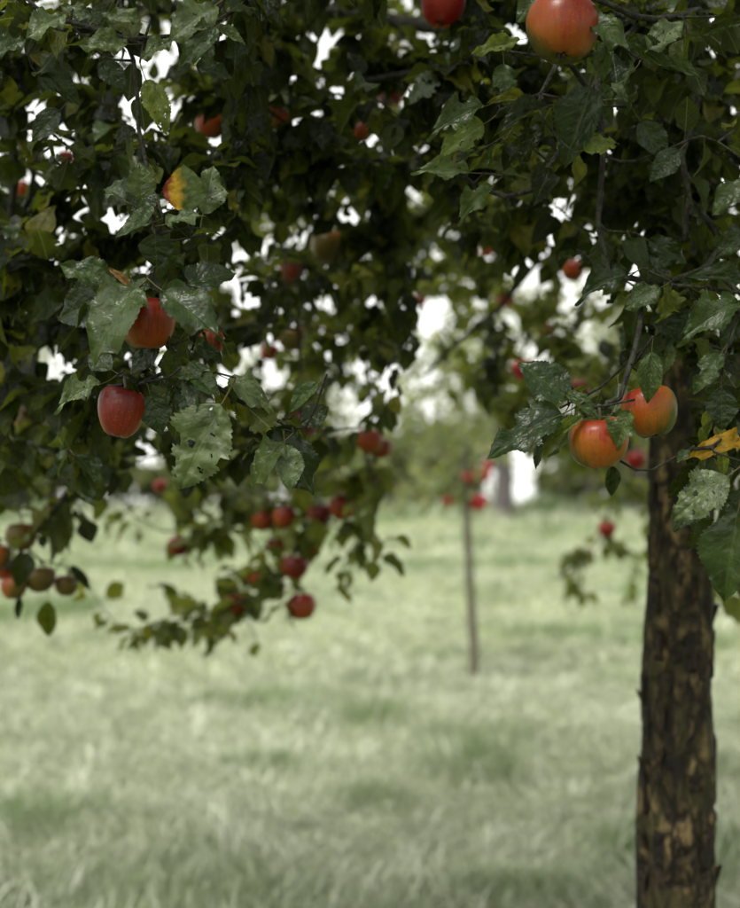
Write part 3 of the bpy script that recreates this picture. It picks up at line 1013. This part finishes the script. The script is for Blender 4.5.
for k, (px, py, w, d, m, bl) in enumerate(mid_apples):
    lab, grp = "small blurred apple hanging among the shaded leaves of the apple tree", BLUR
    if 255 < px < 350 and 500 < py < 620:
        lab, grp = "blurred apple in the drooping bunch hanging over the open meadow", "apples of the drooping bunch"
    if d > 5:
        lab, grp = "tiny blurred red apple on the low far bough beside the rough trunk", "apples on the low far bough"
    if px in (369, 380, 368):
        lab, grp = "blurred apple on the thin hanging shoot by the bright sky gap", "apples on the hanging shoot"
    if px == 303: lab, grp = "dark red blurred apple behind the large insect-eaten leaf", None
    if px == 28: lab, grp = "yellowish blurred apple on the dark drooping bough", None
    if px == 523: lab, grp = "pale pink blurred apple behind the leaf of the two blushed apples", None
    if px == 279: lab, grp = "dull orange blurred apple against bright sky specks under the high branch", None
    lab, grp = {211: ("orange-red blurred apple above the half yellow leaf", None), 391: ("dark red blurred apple hanging from the high crossing branch", None),
                361: ("dull orange blurred apple just below the dark red one under the high branch", None), 328: ("large dull brown-green blurred apple among bright sky specks", None),
                291: ("brownish blurred apple below the large dull brown-green one", None), 270: ("small bright crimson apple beside a brown shaded one", None),
                292: ("brown shaded apple beside the small bright crimson one", None), 178: ("dark red apple on the leafy side shoot, apart from the drooping bunch", None),
                236: ("red apple half hidden in the leaves at the end of the drooping bough", None), 580: ("crimson blurred apple just above the green blushed apple", None),
                636: ("small crimson blurred apple showing below the two blushed apples against the trunk", None),
                212: ("brownish apple tucked behind the leaf of the orange-red apple", None), 22: ("small orange blurred apple beside the upright dark bough", None),
                66: ("small crimson blurred apple behind the high leaves beside the dark bough", None)}.get(px, (lab, grp))
    if px == 573: lab, grp = "small orange apple lit among the leaves left of the trunk", None
    jobs.append((P(px, py, d), w * d / F, m, bl, lab, grp, k, RNG.uniform(.9, 1.06), (RNG.uniform(-12, 12), RNG.uniform(-12, 12))))
for k, (px, py, w) in enumerate(cluster_apples):
    jobs.append((P(px, py, 2.5 + .03 * (k % 3)), w * 2.5 / F, M_AP_DULL, 60 + 40 * k, "shaded brown-green apple in the dark bunch on the drooping dark bough",
                 "apples of the dark bunch", k, .95, (0, 0)))
stem_nodes = []
for (c_, dm, m, bl, lab, grp, sh, hsc, ti) in jobs:
    st = make_apple(c_, dm, m, bl, lab, grp, sh, hsc, ti)
    SK.grow(st, .04, .05, .003, w=.02)

# ---- hero leaves: base px, tip px, depth, tip depth change, width, roll, variant, material
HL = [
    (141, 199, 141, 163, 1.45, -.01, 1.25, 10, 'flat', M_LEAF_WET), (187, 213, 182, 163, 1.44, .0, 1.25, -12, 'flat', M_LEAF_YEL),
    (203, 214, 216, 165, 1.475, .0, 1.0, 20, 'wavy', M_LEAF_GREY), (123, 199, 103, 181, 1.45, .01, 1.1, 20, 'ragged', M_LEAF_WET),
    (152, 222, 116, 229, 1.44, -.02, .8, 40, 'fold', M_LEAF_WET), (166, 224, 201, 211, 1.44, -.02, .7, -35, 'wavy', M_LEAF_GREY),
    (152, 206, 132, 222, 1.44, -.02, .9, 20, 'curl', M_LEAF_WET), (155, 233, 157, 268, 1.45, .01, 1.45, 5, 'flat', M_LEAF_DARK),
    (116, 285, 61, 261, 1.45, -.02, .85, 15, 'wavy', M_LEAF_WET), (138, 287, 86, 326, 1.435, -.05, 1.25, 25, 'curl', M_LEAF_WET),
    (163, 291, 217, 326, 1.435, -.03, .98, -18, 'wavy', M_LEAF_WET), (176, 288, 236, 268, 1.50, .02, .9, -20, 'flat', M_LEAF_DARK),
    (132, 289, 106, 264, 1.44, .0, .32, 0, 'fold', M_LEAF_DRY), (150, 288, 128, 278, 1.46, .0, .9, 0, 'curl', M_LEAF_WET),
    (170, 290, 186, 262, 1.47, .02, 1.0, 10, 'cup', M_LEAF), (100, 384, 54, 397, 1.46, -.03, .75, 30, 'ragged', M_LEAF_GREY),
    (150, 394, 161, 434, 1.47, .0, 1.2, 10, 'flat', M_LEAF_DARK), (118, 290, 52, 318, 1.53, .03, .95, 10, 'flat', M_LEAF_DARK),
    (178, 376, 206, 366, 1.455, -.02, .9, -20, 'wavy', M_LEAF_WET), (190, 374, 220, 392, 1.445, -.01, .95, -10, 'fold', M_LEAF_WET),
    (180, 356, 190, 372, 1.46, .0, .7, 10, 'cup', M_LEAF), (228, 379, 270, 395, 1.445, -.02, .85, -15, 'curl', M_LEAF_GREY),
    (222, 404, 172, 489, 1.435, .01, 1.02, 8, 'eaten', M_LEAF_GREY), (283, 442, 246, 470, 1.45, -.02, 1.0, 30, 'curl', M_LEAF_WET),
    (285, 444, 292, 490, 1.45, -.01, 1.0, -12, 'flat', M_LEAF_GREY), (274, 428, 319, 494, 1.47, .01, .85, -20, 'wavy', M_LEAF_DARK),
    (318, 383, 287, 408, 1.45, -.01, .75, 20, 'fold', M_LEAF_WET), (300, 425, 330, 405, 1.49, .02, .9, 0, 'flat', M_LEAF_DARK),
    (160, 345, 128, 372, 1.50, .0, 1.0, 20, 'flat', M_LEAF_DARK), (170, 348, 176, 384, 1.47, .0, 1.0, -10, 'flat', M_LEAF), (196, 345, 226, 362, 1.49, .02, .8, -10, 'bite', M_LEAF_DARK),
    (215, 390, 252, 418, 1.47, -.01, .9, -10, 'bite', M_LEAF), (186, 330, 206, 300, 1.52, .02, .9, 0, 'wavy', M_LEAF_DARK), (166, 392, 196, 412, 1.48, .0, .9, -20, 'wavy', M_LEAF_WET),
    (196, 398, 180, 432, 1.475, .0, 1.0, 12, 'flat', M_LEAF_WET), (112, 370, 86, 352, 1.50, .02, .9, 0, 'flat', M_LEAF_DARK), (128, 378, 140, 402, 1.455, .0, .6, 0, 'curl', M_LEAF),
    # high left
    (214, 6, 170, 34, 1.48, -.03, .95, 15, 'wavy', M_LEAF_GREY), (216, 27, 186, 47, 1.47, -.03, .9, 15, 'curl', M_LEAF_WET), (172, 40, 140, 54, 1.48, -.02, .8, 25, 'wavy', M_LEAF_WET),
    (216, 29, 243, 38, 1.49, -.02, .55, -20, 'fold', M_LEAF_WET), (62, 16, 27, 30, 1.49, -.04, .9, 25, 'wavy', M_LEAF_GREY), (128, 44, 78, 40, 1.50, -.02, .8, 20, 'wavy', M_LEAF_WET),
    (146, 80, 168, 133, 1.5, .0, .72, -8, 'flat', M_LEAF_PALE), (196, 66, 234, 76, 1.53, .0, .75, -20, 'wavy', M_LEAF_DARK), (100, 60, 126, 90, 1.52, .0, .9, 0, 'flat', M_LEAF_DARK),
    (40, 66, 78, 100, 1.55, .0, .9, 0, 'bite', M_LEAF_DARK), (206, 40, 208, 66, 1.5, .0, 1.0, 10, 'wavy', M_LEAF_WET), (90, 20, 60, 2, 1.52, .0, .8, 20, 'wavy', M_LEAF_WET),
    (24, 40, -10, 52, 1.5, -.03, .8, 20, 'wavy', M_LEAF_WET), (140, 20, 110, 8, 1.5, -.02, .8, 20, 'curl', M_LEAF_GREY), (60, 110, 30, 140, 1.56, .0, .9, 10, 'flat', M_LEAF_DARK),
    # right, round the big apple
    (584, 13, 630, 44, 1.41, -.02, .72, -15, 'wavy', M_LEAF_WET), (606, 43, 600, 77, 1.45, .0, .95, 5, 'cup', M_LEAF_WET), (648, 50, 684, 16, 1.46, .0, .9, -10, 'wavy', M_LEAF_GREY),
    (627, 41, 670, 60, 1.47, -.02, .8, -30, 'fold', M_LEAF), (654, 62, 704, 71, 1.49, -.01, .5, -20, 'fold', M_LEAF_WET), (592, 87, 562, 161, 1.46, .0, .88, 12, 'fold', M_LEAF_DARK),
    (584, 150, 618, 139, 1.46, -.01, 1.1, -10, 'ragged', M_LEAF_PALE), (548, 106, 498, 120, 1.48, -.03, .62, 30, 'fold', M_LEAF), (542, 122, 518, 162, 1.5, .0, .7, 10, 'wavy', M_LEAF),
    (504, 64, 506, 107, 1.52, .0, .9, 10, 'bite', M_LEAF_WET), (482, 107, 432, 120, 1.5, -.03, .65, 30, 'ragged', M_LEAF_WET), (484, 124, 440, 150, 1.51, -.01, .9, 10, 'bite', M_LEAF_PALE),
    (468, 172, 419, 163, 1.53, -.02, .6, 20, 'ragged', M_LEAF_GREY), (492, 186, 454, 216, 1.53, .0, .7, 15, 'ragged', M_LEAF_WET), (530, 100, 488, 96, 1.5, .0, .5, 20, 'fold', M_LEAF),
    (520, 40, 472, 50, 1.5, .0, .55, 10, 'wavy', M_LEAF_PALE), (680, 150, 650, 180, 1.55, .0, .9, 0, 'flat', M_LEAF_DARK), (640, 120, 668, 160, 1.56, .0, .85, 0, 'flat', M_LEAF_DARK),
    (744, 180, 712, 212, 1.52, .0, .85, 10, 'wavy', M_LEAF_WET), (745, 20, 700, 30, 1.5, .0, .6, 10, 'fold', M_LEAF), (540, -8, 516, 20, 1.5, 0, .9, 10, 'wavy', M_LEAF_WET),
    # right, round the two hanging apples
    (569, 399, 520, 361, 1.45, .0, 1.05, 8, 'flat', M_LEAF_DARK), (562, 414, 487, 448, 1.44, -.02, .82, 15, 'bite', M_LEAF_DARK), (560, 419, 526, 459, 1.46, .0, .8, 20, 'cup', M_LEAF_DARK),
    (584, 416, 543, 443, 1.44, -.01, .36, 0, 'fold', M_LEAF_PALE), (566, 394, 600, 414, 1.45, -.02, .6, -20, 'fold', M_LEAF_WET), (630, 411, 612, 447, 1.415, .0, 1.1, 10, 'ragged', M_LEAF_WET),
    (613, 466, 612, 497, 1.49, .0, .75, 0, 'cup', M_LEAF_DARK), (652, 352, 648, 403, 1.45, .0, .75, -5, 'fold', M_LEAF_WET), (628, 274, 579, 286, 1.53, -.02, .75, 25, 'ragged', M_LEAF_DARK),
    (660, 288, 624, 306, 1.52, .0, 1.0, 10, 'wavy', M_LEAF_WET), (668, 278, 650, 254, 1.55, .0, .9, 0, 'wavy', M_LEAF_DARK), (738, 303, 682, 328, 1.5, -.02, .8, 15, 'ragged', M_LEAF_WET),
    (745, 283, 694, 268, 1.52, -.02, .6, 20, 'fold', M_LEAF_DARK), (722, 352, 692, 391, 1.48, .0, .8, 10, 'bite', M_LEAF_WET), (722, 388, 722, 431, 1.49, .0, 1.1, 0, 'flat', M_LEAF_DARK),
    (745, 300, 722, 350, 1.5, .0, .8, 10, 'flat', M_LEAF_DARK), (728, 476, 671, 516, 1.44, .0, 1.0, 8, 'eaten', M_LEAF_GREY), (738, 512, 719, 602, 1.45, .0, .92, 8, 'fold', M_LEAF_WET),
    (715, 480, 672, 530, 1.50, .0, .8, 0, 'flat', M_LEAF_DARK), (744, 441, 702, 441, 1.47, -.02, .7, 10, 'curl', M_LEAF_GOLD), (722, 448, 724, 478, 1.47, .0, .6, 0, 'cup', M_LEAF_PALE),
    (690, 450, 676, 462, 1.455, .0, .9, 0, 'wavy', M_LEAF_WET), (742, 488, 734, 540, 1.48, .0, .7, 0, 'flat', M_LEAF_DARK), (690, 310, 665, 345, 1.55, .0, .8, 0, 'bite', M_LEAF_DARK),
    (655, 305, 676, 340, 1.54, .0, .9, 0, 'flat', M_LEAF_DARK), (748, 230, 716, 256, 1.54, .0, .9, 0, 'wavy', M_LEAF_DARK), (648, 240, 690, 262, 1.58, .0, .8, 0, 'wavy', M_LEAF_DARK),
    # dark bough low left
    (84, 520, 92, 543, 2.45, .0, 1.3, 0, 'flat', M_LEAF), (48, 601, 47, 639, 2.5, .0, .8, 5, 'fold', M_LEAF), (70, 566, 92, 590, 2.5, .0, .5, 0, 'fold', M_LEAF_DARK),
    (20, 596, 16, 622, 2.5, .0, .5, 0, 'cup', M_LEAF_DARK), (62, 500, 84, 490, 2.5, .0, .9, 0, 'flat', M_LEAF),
]
leaf_objs = []
lrng = np.random.default_rng(5)
for (bx, by, tx, ty, d, dd, wf, roll, var, mat) in HL:
    B, T = P(bx, by, d), P(tx, ty, d + dd)
    ax = T - B
    L_ = np.linalg.norm(ax)
    ax = ax / L_
    vdir = nrm(np.array([0, 0, HCAM]) - (B + T) / 2)
    nn = nrm(vdir - ax * np.dot(vdir, ax) + np.array([0, 0, .25]))
    Rm = np.array(Matrix.Rotation(math.radians(roll + lrng.uniform(-6, 6)), 3, Vector(ax)))
    nn = Rm @ nn
    M = leaf_frame(B, ax, nn, L_, wf * .9)
    leaf_objs.append((M, var, mat, 'hi'))
    petend = B - ax * L_ * .3 + nrm(nn - ax * np.dot(nn, ax)) * L_ * .06
    SK.grow(petend, .02, .0, .001, w=.01)

# ---- crown twigs ----------------------------------------------------------
TW = []   # (point, n leaves, leaf size, hand-placed)
def yb(x):
    """lower edge of the loose crown, in photograph pixels"""
    return float(np.interp(x, [-50, 0, 60, 130, 200, 260, 330, 378, 392, 410, 480, 500, 560, 640, 690, 700, 800], [520, 515, 480, 490, 488, 470, 460, 450, 400, 390, 395, 430, 460, 480, 480, 580, 600]))
GAPS = [(430, 325, 15, 28), (425, 392, 26, 42), (672, 415, 24, 62),  (535, 492, 20, 18), (150, 474, 32, 14), (345, 425, 16, 14), (505, 462, 18, 12), (232, 150, 9, 8), (560, 462, 14, 9)]
MIDKEEP = [(a[0], a[1], a[2], a[3]) for a in mid_apples[:32]] + [(443, 4, 46, 1.75)]
def reject(p, loose=1.0):
    if p[1] < .2: return False
    x, y = proj(p)
    if not (-60 < x < 800 and y > -60): return False
    if p[1] < 1.32: return True
    if y > yb(x) + 8: return True
    for gx_, gy_, a, b_ in GAPS:
        if a and ((x - gx_) / a) ** 2 + ((y - gy_) / b_) ** 2 < 1: return True
    for ax_, ay_, aw_, ad_ in MIDKEEP:
        if p[1] < ad_ + .05 and (x - ax_) ** 2 + (y - ay_) ** 2 < (aw_ * .42 + 4) ** 2: return True
    # keep the focused fruit and its big leaves in the open
    if p[1] < 1.56:
        for gx_, gy_, a, b_ in ((150, 330, 130, 190), (605, 430, 125, 75), (563, 30, 60, 60), (250, 440, 90, 70), (575, 125, 55, 50), (480, 130, 70, 70)):
            if ((x - gx_) / a) ** 2 + ((y - gy_) / b_) ** 2 < 1: return True
    return False
regions = [
    (-20, 250, -40, 250, 1.58, 2.1, 44), (-20, 760, -50, 210, 2.0, 3.1, 90), (-20, 200, 210, 480, 1.75, 2.9, 48), (190, 395, 170, 440, 2.2, 3.5, 44),
    (470, 650, 150, 460, 2.6, 4.6, 66), (640, 770, -30, 420, 1.62, 2.2, 40), (690, 780, 400, 590, 1.6, 2.2, 8), (120, 640, -20, 440, 3.6, 5.2, 62),
    (240, 480, -40, 170, 1.65, 2.3, 30), (470, 650, -40, 260, 1.66, 2.3, 36), (350, 420, 160, 330, 2.4, 3.2, 20), (-60, 120, 430, 500, 2.4, 3.4, 14),
    (400, 500, 180, 290, 3.2, 4.8, 24), (400, 490, 250, 430, 3.8, 5.0, 14), (205, 350, 170, 340, 2.6, 4.2, 20), (-20, 120, 260, 420, 1.9, 2.6, 16), (170, 260, 60, 200, 2.4, 3.2, 10), (300, 480, 60, 140, 2.6, 3.8, 12), (-30, 330, 380, 485, 3.4, 4.8, 30),
]
rt = np.random.default_rng(42)
for (x0, x1, y0, y1, d0, d1, n) in regions:
    k = 0
    placed = []
    tries = 0
    while k < n and tries < n * 30:
        tries += 1
        best = None                                    # spread the twigs evenly through the region
        for _ in range(5):
            cx_, cy_ = rt.uniform(x0, x1), rt.uniform(y0, y1)
            q = P(cx_, cy_, rt.uniform(d0, d1))
            if reject(q): continue
            md = min([(cx_ - a) ** 2 + (cy_ - b_) ** 2 for a, b_ in placed] or [1e9])
            if best is None or md > best[0]: best = (md, q, cx_, cy_)
        if best is None: continue
        q = best[1]
        placed.append((best[2], best[3]))
        TW.append((q, int(rt.integers(14, 23)), .049, False))
        k += 1
# crown above and around the picture
k = 0
while k < 1250:
    u = nrm(rt.normal(0, 1, 3)) * rt.random() ** .4
    q = np.array([.15, 1.9, 2.75]) + u * np.array([2.8, 3.6, 1.75])
    if q[2] < (1.15 if q[1] < -.7 else 1.75): continue  # hangs lower behind the camera, added to cut frontal light
    if -.7 < q[1] < 1.3 and q[2] < 2.3: continue
    if np.linalg.norm(q - np.array([0, 0, HCAM])) < 1.1: continue
    if q[1] > .2:
        x, y = proj(q)
        if -40 < x < 780 and y > -40: continue
    TW.append((q, 13, .066, False))
    k += 1
k = 0
while k < 240:      # unseen low skirt, added behind the camera to block light from there
    q = np.array([rt.uniform(-2.6, 2.6), rt.uniform(-1.5, -.85), rt.uniform(.85, 2.9)])
    TW.append((q, 13, .07, False))
    k += 1
for (px, py, d, n) in [(215, 468, 3.3, 8), (252, 462, 3.3, 8), (290, 458, 3.2, 8), (332, 462, 3.2, 7), (362, 472, 3.1, 5), (200, 488, 3.4, 8), (346, 500, 3.2, 5), (310, 505, 3.25, 5), (240, 515, 3.35, 6), (172, 500, 3.4, 7), (215, 575, 3.3, 5), (240, 610, 3.3, 4), (330, 522, 3.2, 6), (302, 545, 3.25, 6), (330, 590, 3.2, 5), (268, 562, 3.3, 8), (250, 585, 3.3, 8), (222, 600, 3.3, 8), (186, 602, 3.35, 8), (166, 618, 3.35, 8), (145, 628, 3.35, 6),
                       (205, 630, 3.3, 5), (250, 632, 3.3, 2), (200, 512, 3.4, 9), (188, 538, 3.4, 8), (228, 528, 3.4, 8), (345, 545, 3.1, 3), (370, 520, 3.0, 4), (372, 552, 3.0, 3), (192, 562, 3.4, 5),
                       (225, 490, 3.3, 9), (265, 500, 3.3, 8), (300, 492, 3.2, 8), (335, 488, 3.2, 6), (250, 545, 3.3, 6), (280, 530, 3.25, 6), (290, 590, 3.25, 5),
                       (560, 576, 5.1, 7), (580, 588, 5.1, 6), (618, 545, 5.1, 9), (634, 522, 5.1, 9), (572, 560, 5.1, 6), (600, 512, 5.1, 8), (640, 560, 5.1, 6), (640, 490, 5.0, 8), (626, 590, 5.1, 3),
                       (20, 500, 2.5, 8), (40, 545, 2.5, 5), (62, 520, 2.5, 4), (100, 500, 3.0, 8), (120, 520, 3.4, 5), (85, 575, 3.4, 4), (60, 470, 2.6, 8), (30, 460, 2.5, 9), (718, 575, 3.0, 6), (728, 600, 3.2, 4)]:
    TW.append((P(px + rt.uniform(-16, 16), py + rt.uniform(-16, 10), d + rt.uniform(-.12, .12)), int(n * 1.7), .062, True))
for (px, py, d) in [(165, 225, 1.53), (130, 305, 1.57), (192, 350, 1.55), (216, 332, 1.57), (150, 372, 1.54), (242, 402, 1.52), (272, 442, 1.52), (182, 396, 1.54), (560, 408, 1.53), (600, 388, 1.56),
                    (692, 300, 1.57), (716, 420, 1.55), (726, 350, 1.56), (664, 330, 1.59), (655, 262, 1.6), (512, 132, 1.57), (482, 150, 1.58), (602, 100, 1.58), (642, 62, 1.55), (96, 300, 1.56),
                    (132, 170, 1.54), (205, 235, 1.55), (60, 30, 1.55), (110, 60, 1.55), (180, 20, 1.54), (690, 60, 1.56), (735, 130, 1.56), (700, 500, 1.54)]:
    TW.append((P(px, py, d), 5, .044, True))
TW.sort(key=lambda t: np.linalg.norm(t[0] - FORK))
crown_leaves = []
for (q, n, s, hand) in TW:
    i = SK.grow(q, .06, .06, .009, w=.10)
    tl_ = twig_leaves(SK, i, n, s, rt, None if hand else reject, droop=.6)
    crown_leaves += [(a, 10 + b_, c_) for a, b_, c_ in tl_] if (hand and q[1] > 2.8) or (q[1] > 2.5 and rt.random() < (.75 if q[1] > 3.4 else .42)) else [(a, .68 + .32 * b_, c_) for a, b_, c_ in tl_] if hand and q[1] > 2.8 else [(a, b_ if a[1, 3] < 2.1 else (b_ ** .75 if a[1, 3] < 3.3 else .4 + .6 * b_), c_) for a, b_, c_ in tl_]  # leaves farther back take paler tones, their brightness put in by colour
print("twigs", len(TW), "leaves", len(crown_leaves), "nodes", len(SK.p))

# leaves that show largest become leaf objects, the rest one foliage part
sc_ = []
for k, (M, r_, v_) in enumerate(crown_leaves):
    p = M[:3, 3] + M[:3, 1] * .5
    s = 0
    if p[1] > .4:
        x, y = proj(p)
        if -5 < x < 745 and -5 < y < 913:
            s = np.linalg.norm(M[:3, 1]) / p[1]
    sc_.append(s)
order = np.argsort(-np.array(sc_))
n_ind = 300 - len(leaf_objs)
ind = set(int(i) for i in order[:n_ind])
for i in order[:n_ind]:
    M, r_, v_ = crown_leaves[i]
    mat = (M_LEAF, M_LEAF_DARK, M_LEAF, M_LEAF_WET)[int(i) % 4]
    leaf_objs.append((M, VK[v_], mat, 'mid'))
T0 = Matrix.Translation(tree.location)
for (M, var, mat, res) in leaf_objs:
    o = obj("leaf", leaf_mesh(var, mat, res), None, tree)
    o.matrix_world = Matrix(M.tolist())
    o.matrix_parent_inverse = T0.inverted()
    o.matrix_basis = Matrix(M.tolist())
    ll = {'apple_leaf_turning': 'half yellow, half green leaf with red edge', 'apple_leaf_golden': 'golden orange leaf', 'apple_leaf_withered': 'withered brown curled leaf'}.get(mat.name)
    if var == 'eaten' and res == 'hi': ll = 'large grey-green insect-eaten leaf'
    if ll: o['label'] = ll
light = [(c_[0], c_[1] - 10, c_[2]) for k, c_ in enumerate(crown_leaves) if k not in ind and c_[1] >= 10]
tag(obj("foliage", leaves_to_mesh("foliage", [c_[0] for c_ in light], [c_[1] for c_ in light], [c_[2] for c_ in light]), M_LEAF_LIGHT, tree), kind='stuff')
outer = [c_ for k, c_ in enumerate(crown_leaves) if k not in ind and c_[1] < 10 and sc_[k] == 0]
tag(obj("foliage", leaves_to_mesh("foliage", [c_[0] for c_ in outer], [c_[1] for c_ in outer], [c_[2] for c_ in outer], TINY), M_LEAF, tree), kind='stuff')
rest = [c_ for k, c_ in enumerate(crown_leaves) if k not in ind and c_[1] < 10 and sc_[k] > 0]
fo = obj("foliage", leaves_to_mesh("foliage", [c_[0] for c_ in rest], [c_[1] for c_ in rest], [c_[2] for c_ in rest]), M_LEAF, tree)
tag(fo, kind='stuff')

# branches: each thick or visible chain its own part, fine twigs joined
rad = SK.radii(.0014, 2.3)
rad = np.minimum(rad, .045)
for i_, p_ in enumerate(SK.p):
    if .9 < p_[1] < 1.72 and -20 < proj(p_)[0] < 760 and proj(p_)[1] > -40:
        rad[i_] = min(rad[i_], .0042 if p_[0] > .05 else .0027)
chains = SK.chains(rad)
info = []
for ch in chains:
    pts = np.array([SK.p[i] for i in ch])
    r0 = rad[ch[1]] if len(ch) > 1 else rad[ch[0]]
    vis = 0
    for q in pts[::2]:
        if q[1] > .4:
            x, y = proj(q)
            if 0 < x < 740 and 0 < y < 908:
                vis += 1
    info.append((r0, vis, ch))
fine = []
nb = 0
order = sorted(range(len(info)), key=lambda k: -(info[k][0] * 10 + (info[k][1] > 2) * .05 + (info[k][2][0] < hero_nodes) * .02))
for rank, k in enumerate(order):
    r0, vis, ch = info[k]
    c_, q_, t_ = chain_mesh("b", SK, ch, rad, 8 if r0 > .01 else 6)
    if rank < 220:
        obj("branch" if r0 > .006 else "twig", mesh_np("branch", c_, quads=q_, tris=t_), M_TWIG, tree)
    else:
        fine.append((c_, q_, t_))
c_, q_, t_ = join(fine)
tg = obj("fine_twigs", mesh_np("fine_twigs", c_, quads=q_, tris=t_), M_TWIG, tree)
tag(tg, kind='stuff')


# ------------------------------------------------------------------ smaller and farther trees
def simple_tree(name, label, cat, base, trunk_pts, trunk_r, crown_pts, nleaf, size, lmat, bmat, seed, group=None, spread=0.0, droop=.5, span=.16):
    r = np.random.default_rng(seed)
    t = empty(name, base)
    tag(t, label, cat, group)
    line = smooth_line(trunk_pts, .12)
    n = len(line)
    c_, q_, tt = tube(line, np.linspace(trunk_r, trunk_r * .6, n), 12, True, .06)
    obj("trunk", mesh_np("trunk", c_, quads=q_, tris=tt), bmat, t)
    sk = Skeleton()
    i = sk.add(line[-2], -1, trunk_r * .55)
    i = sk.add(line[-1], i, trunk_r * .5)
    lv = []
    step = max(.07, np.linalg.norm(np.ptp(np.array(crown_pts), axis=0)) / 25)
    for q in sorted(crown_pts, key=lambda q: np.linalg.norm(q - line[-1])):
        j = sk.grow(q, step, .08, step * .12)
        if spread:
            for k in range(nleaf):
                p = q + r.normal(0, spread, 3)
                ax = nrm(r.normal(0, 1, 3) + np.array([0, 0, -.5]))
                lv.append((leaf_frame(p, ax, np.array([0, 0, 1.0]) + r.normal(0, .5, 3), size * r.uniform(.6, 1.2)), r.random(), r.integers(0, len(VK))))
        else:
            lv += twig_leaves(sk, j, nleaf, size, r, None, span, droop)
    rr = sk.radii(.002 * max(1, step / .1), 2.3)
    rr = np.minimum(rr, trunk_r * .6)
    chs = sorted(sk.chains(rr), key=lambda ch: -rr[ch[min(1, len(ch) - 1)]])
    for ch in chs[:8]:
        c_, q_, tt = chain_mesh("b", sk, ch, rr, 6)
        obj("branch", mesh_np("branch", c_, quads=q_, tris=tt), bmat, t)
    if chs[8:]:
        c_, q_, tt = join([chain_mesh("b", sk, ch, rr, 4) for ch in chs[8:]])
        o = obj("fine_twigs", mesh_np("fine_twigs", c_, quads=q_, tris=tt), bmat, t)
        tag(o, kind='stuff')
    o = obj("crown", leaves_to_mesh("crown", [c_[0] for c_ in lv], [c_[1] for c_ in lv], [c_[2] for c_ in lv], TINY), lmat, t)
    tag(o, kind='stuff')
    return t, sk


# young apple tree standing free in the meadow
D = 8.2
yb0 = P(475, 685, D)
yt = [np.array([yb0[0], D, -.05]), P(473, 640, D), P(469, 560, D), P(466, 490, D), P(465, 450, D)]
ry = np.random.default_rng(8)
cp = []
for k in range(85):
    q = P(ry.normal(450, 38), ry.uniform(330, 505), D + ry.normal(0, .35))
    if proj(q)[1] > 470 and proj(q)[0] > 500: continue
    cp.append(q)
ytree, ysk = simple_tree("young_apple_tree", "slender young apple tree with thin pale trunk standing alone in the meadow grass", "tree",
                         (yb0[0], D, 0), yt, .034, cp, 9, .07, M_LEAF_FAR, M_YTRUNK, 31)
for (px, py, w) in [(482, 474, 19), (467, 478, 13), (478, 502, 19), (448, 501, 10), (488, 464, 11)]:
    c_ = P(px, py, D)
    dm = max(.055, w * D / F)
    st = make_apple(c_, dm, M_AP_PINK, -90, "tiny pink-red apple on the slender young tree", "apples on the young tree", 0)
    j = ysk.nearest(st)
    ln = smooth_line([ysk.p[j], (ysk.p[j] + st) / 2 + np.array([0, 0, .02]), st], .03)
    tc_, tq_, tt_ = tube(ln, .003, 5)
    obj("twig", mesh_np("twig", tc_, quads=tq_, tris=tt_), M_YTRUNK, ytree)

# trees along the far edge of the meadow
rb = np.random.default_rng(77)
FAR = [  # px of trunk, distance, height, crown radius, crown base height, trunk radius
    (503, 30, 5.5, 2.0, 1.9, .25), (592, 34, 5.5, 1.6, .5, .16), (640, 33, 6.0, 2.2, .4, .2), (425, 34, 3.0, 1.3, .3, .12),
    (50, 33, 6.0, 2.2, .5, .2), (290, 34, 5.0, 1.9, .3, .18), (720, 32, 7.0, 2.6, .5, .22), (-40, 34, 7.0, 2.6, .6, .22), (800, 34, 7, 3, .6, .2),
    (566, 35, 1.9, .8, .2, .08), (468, 34, 2.7, 1.1, .2, .1), (612, 34, 2.6, 1.2, .2, .1), (392, 35, 2.2, 1.0, .2, .1), (100, 35, 1.8, 1.0, .2, .1), (250, 35, 2.2, 1.2, .2, .1), (446, 36, 1.5, .9, .1, .08), (652, 35, 1.6, 1.0, .1, .08), (320, 36, 1.6, 1.0, .1, .08), (160, 36, 1.1, .8, .1, .06), (20, 35, 1.7, 1.1, .1, .08), (700, 35, 1.6, 1.1, .1, .08), (360, 35, 2.4, 1.1, .2, .1), (205, 35, 2.2, 1.0, .2, .1)]
for k, (px, d, h, cr, cb, tr) in enumerate(FAR):
    x = (px - 370) * d / F
    base = (x, d, 0)
    tp = [np.array([x, d, -.1]), np.array([x + rb.normal(0, .05), d, cb * .6 + .2]), np.array([x + rb.normal(0, .1), d, cb + (h - cb) * .35])]
    pts = []
    for _ in range(34):
        u = nrm(rb.normal(0, 1, 3)) * rb.random() ** .35
        pts.append(np.array([x, d, (h + cb) / 2]) + u * np.array([cr, cr, (h - cb) / 2]))
    big = h > 5
    if px == 505:
        lab, grp = "far tree with bare grey-mauve trunk beside a bright gap in the tree line", None
    else:
        lab, grp = ("tall blurred leafy tree along the far edge of the meadow" if big else "low blurred bushy tree along the far edge of the meadow",
                    "tall trees on the far edge" if big else "bushy trees on the far edge")
    lab, grp = {425: ("low bushy blurred tree right behind the slender young apple tree", None), 640: ("tall blurred leafy tree at the meadow's edge half hidden behind the rough trunk", None),
                566: ("low round blurred bush between the grey-mauve trunk and the rough trunk", None)}.get(px, (lab, grp))
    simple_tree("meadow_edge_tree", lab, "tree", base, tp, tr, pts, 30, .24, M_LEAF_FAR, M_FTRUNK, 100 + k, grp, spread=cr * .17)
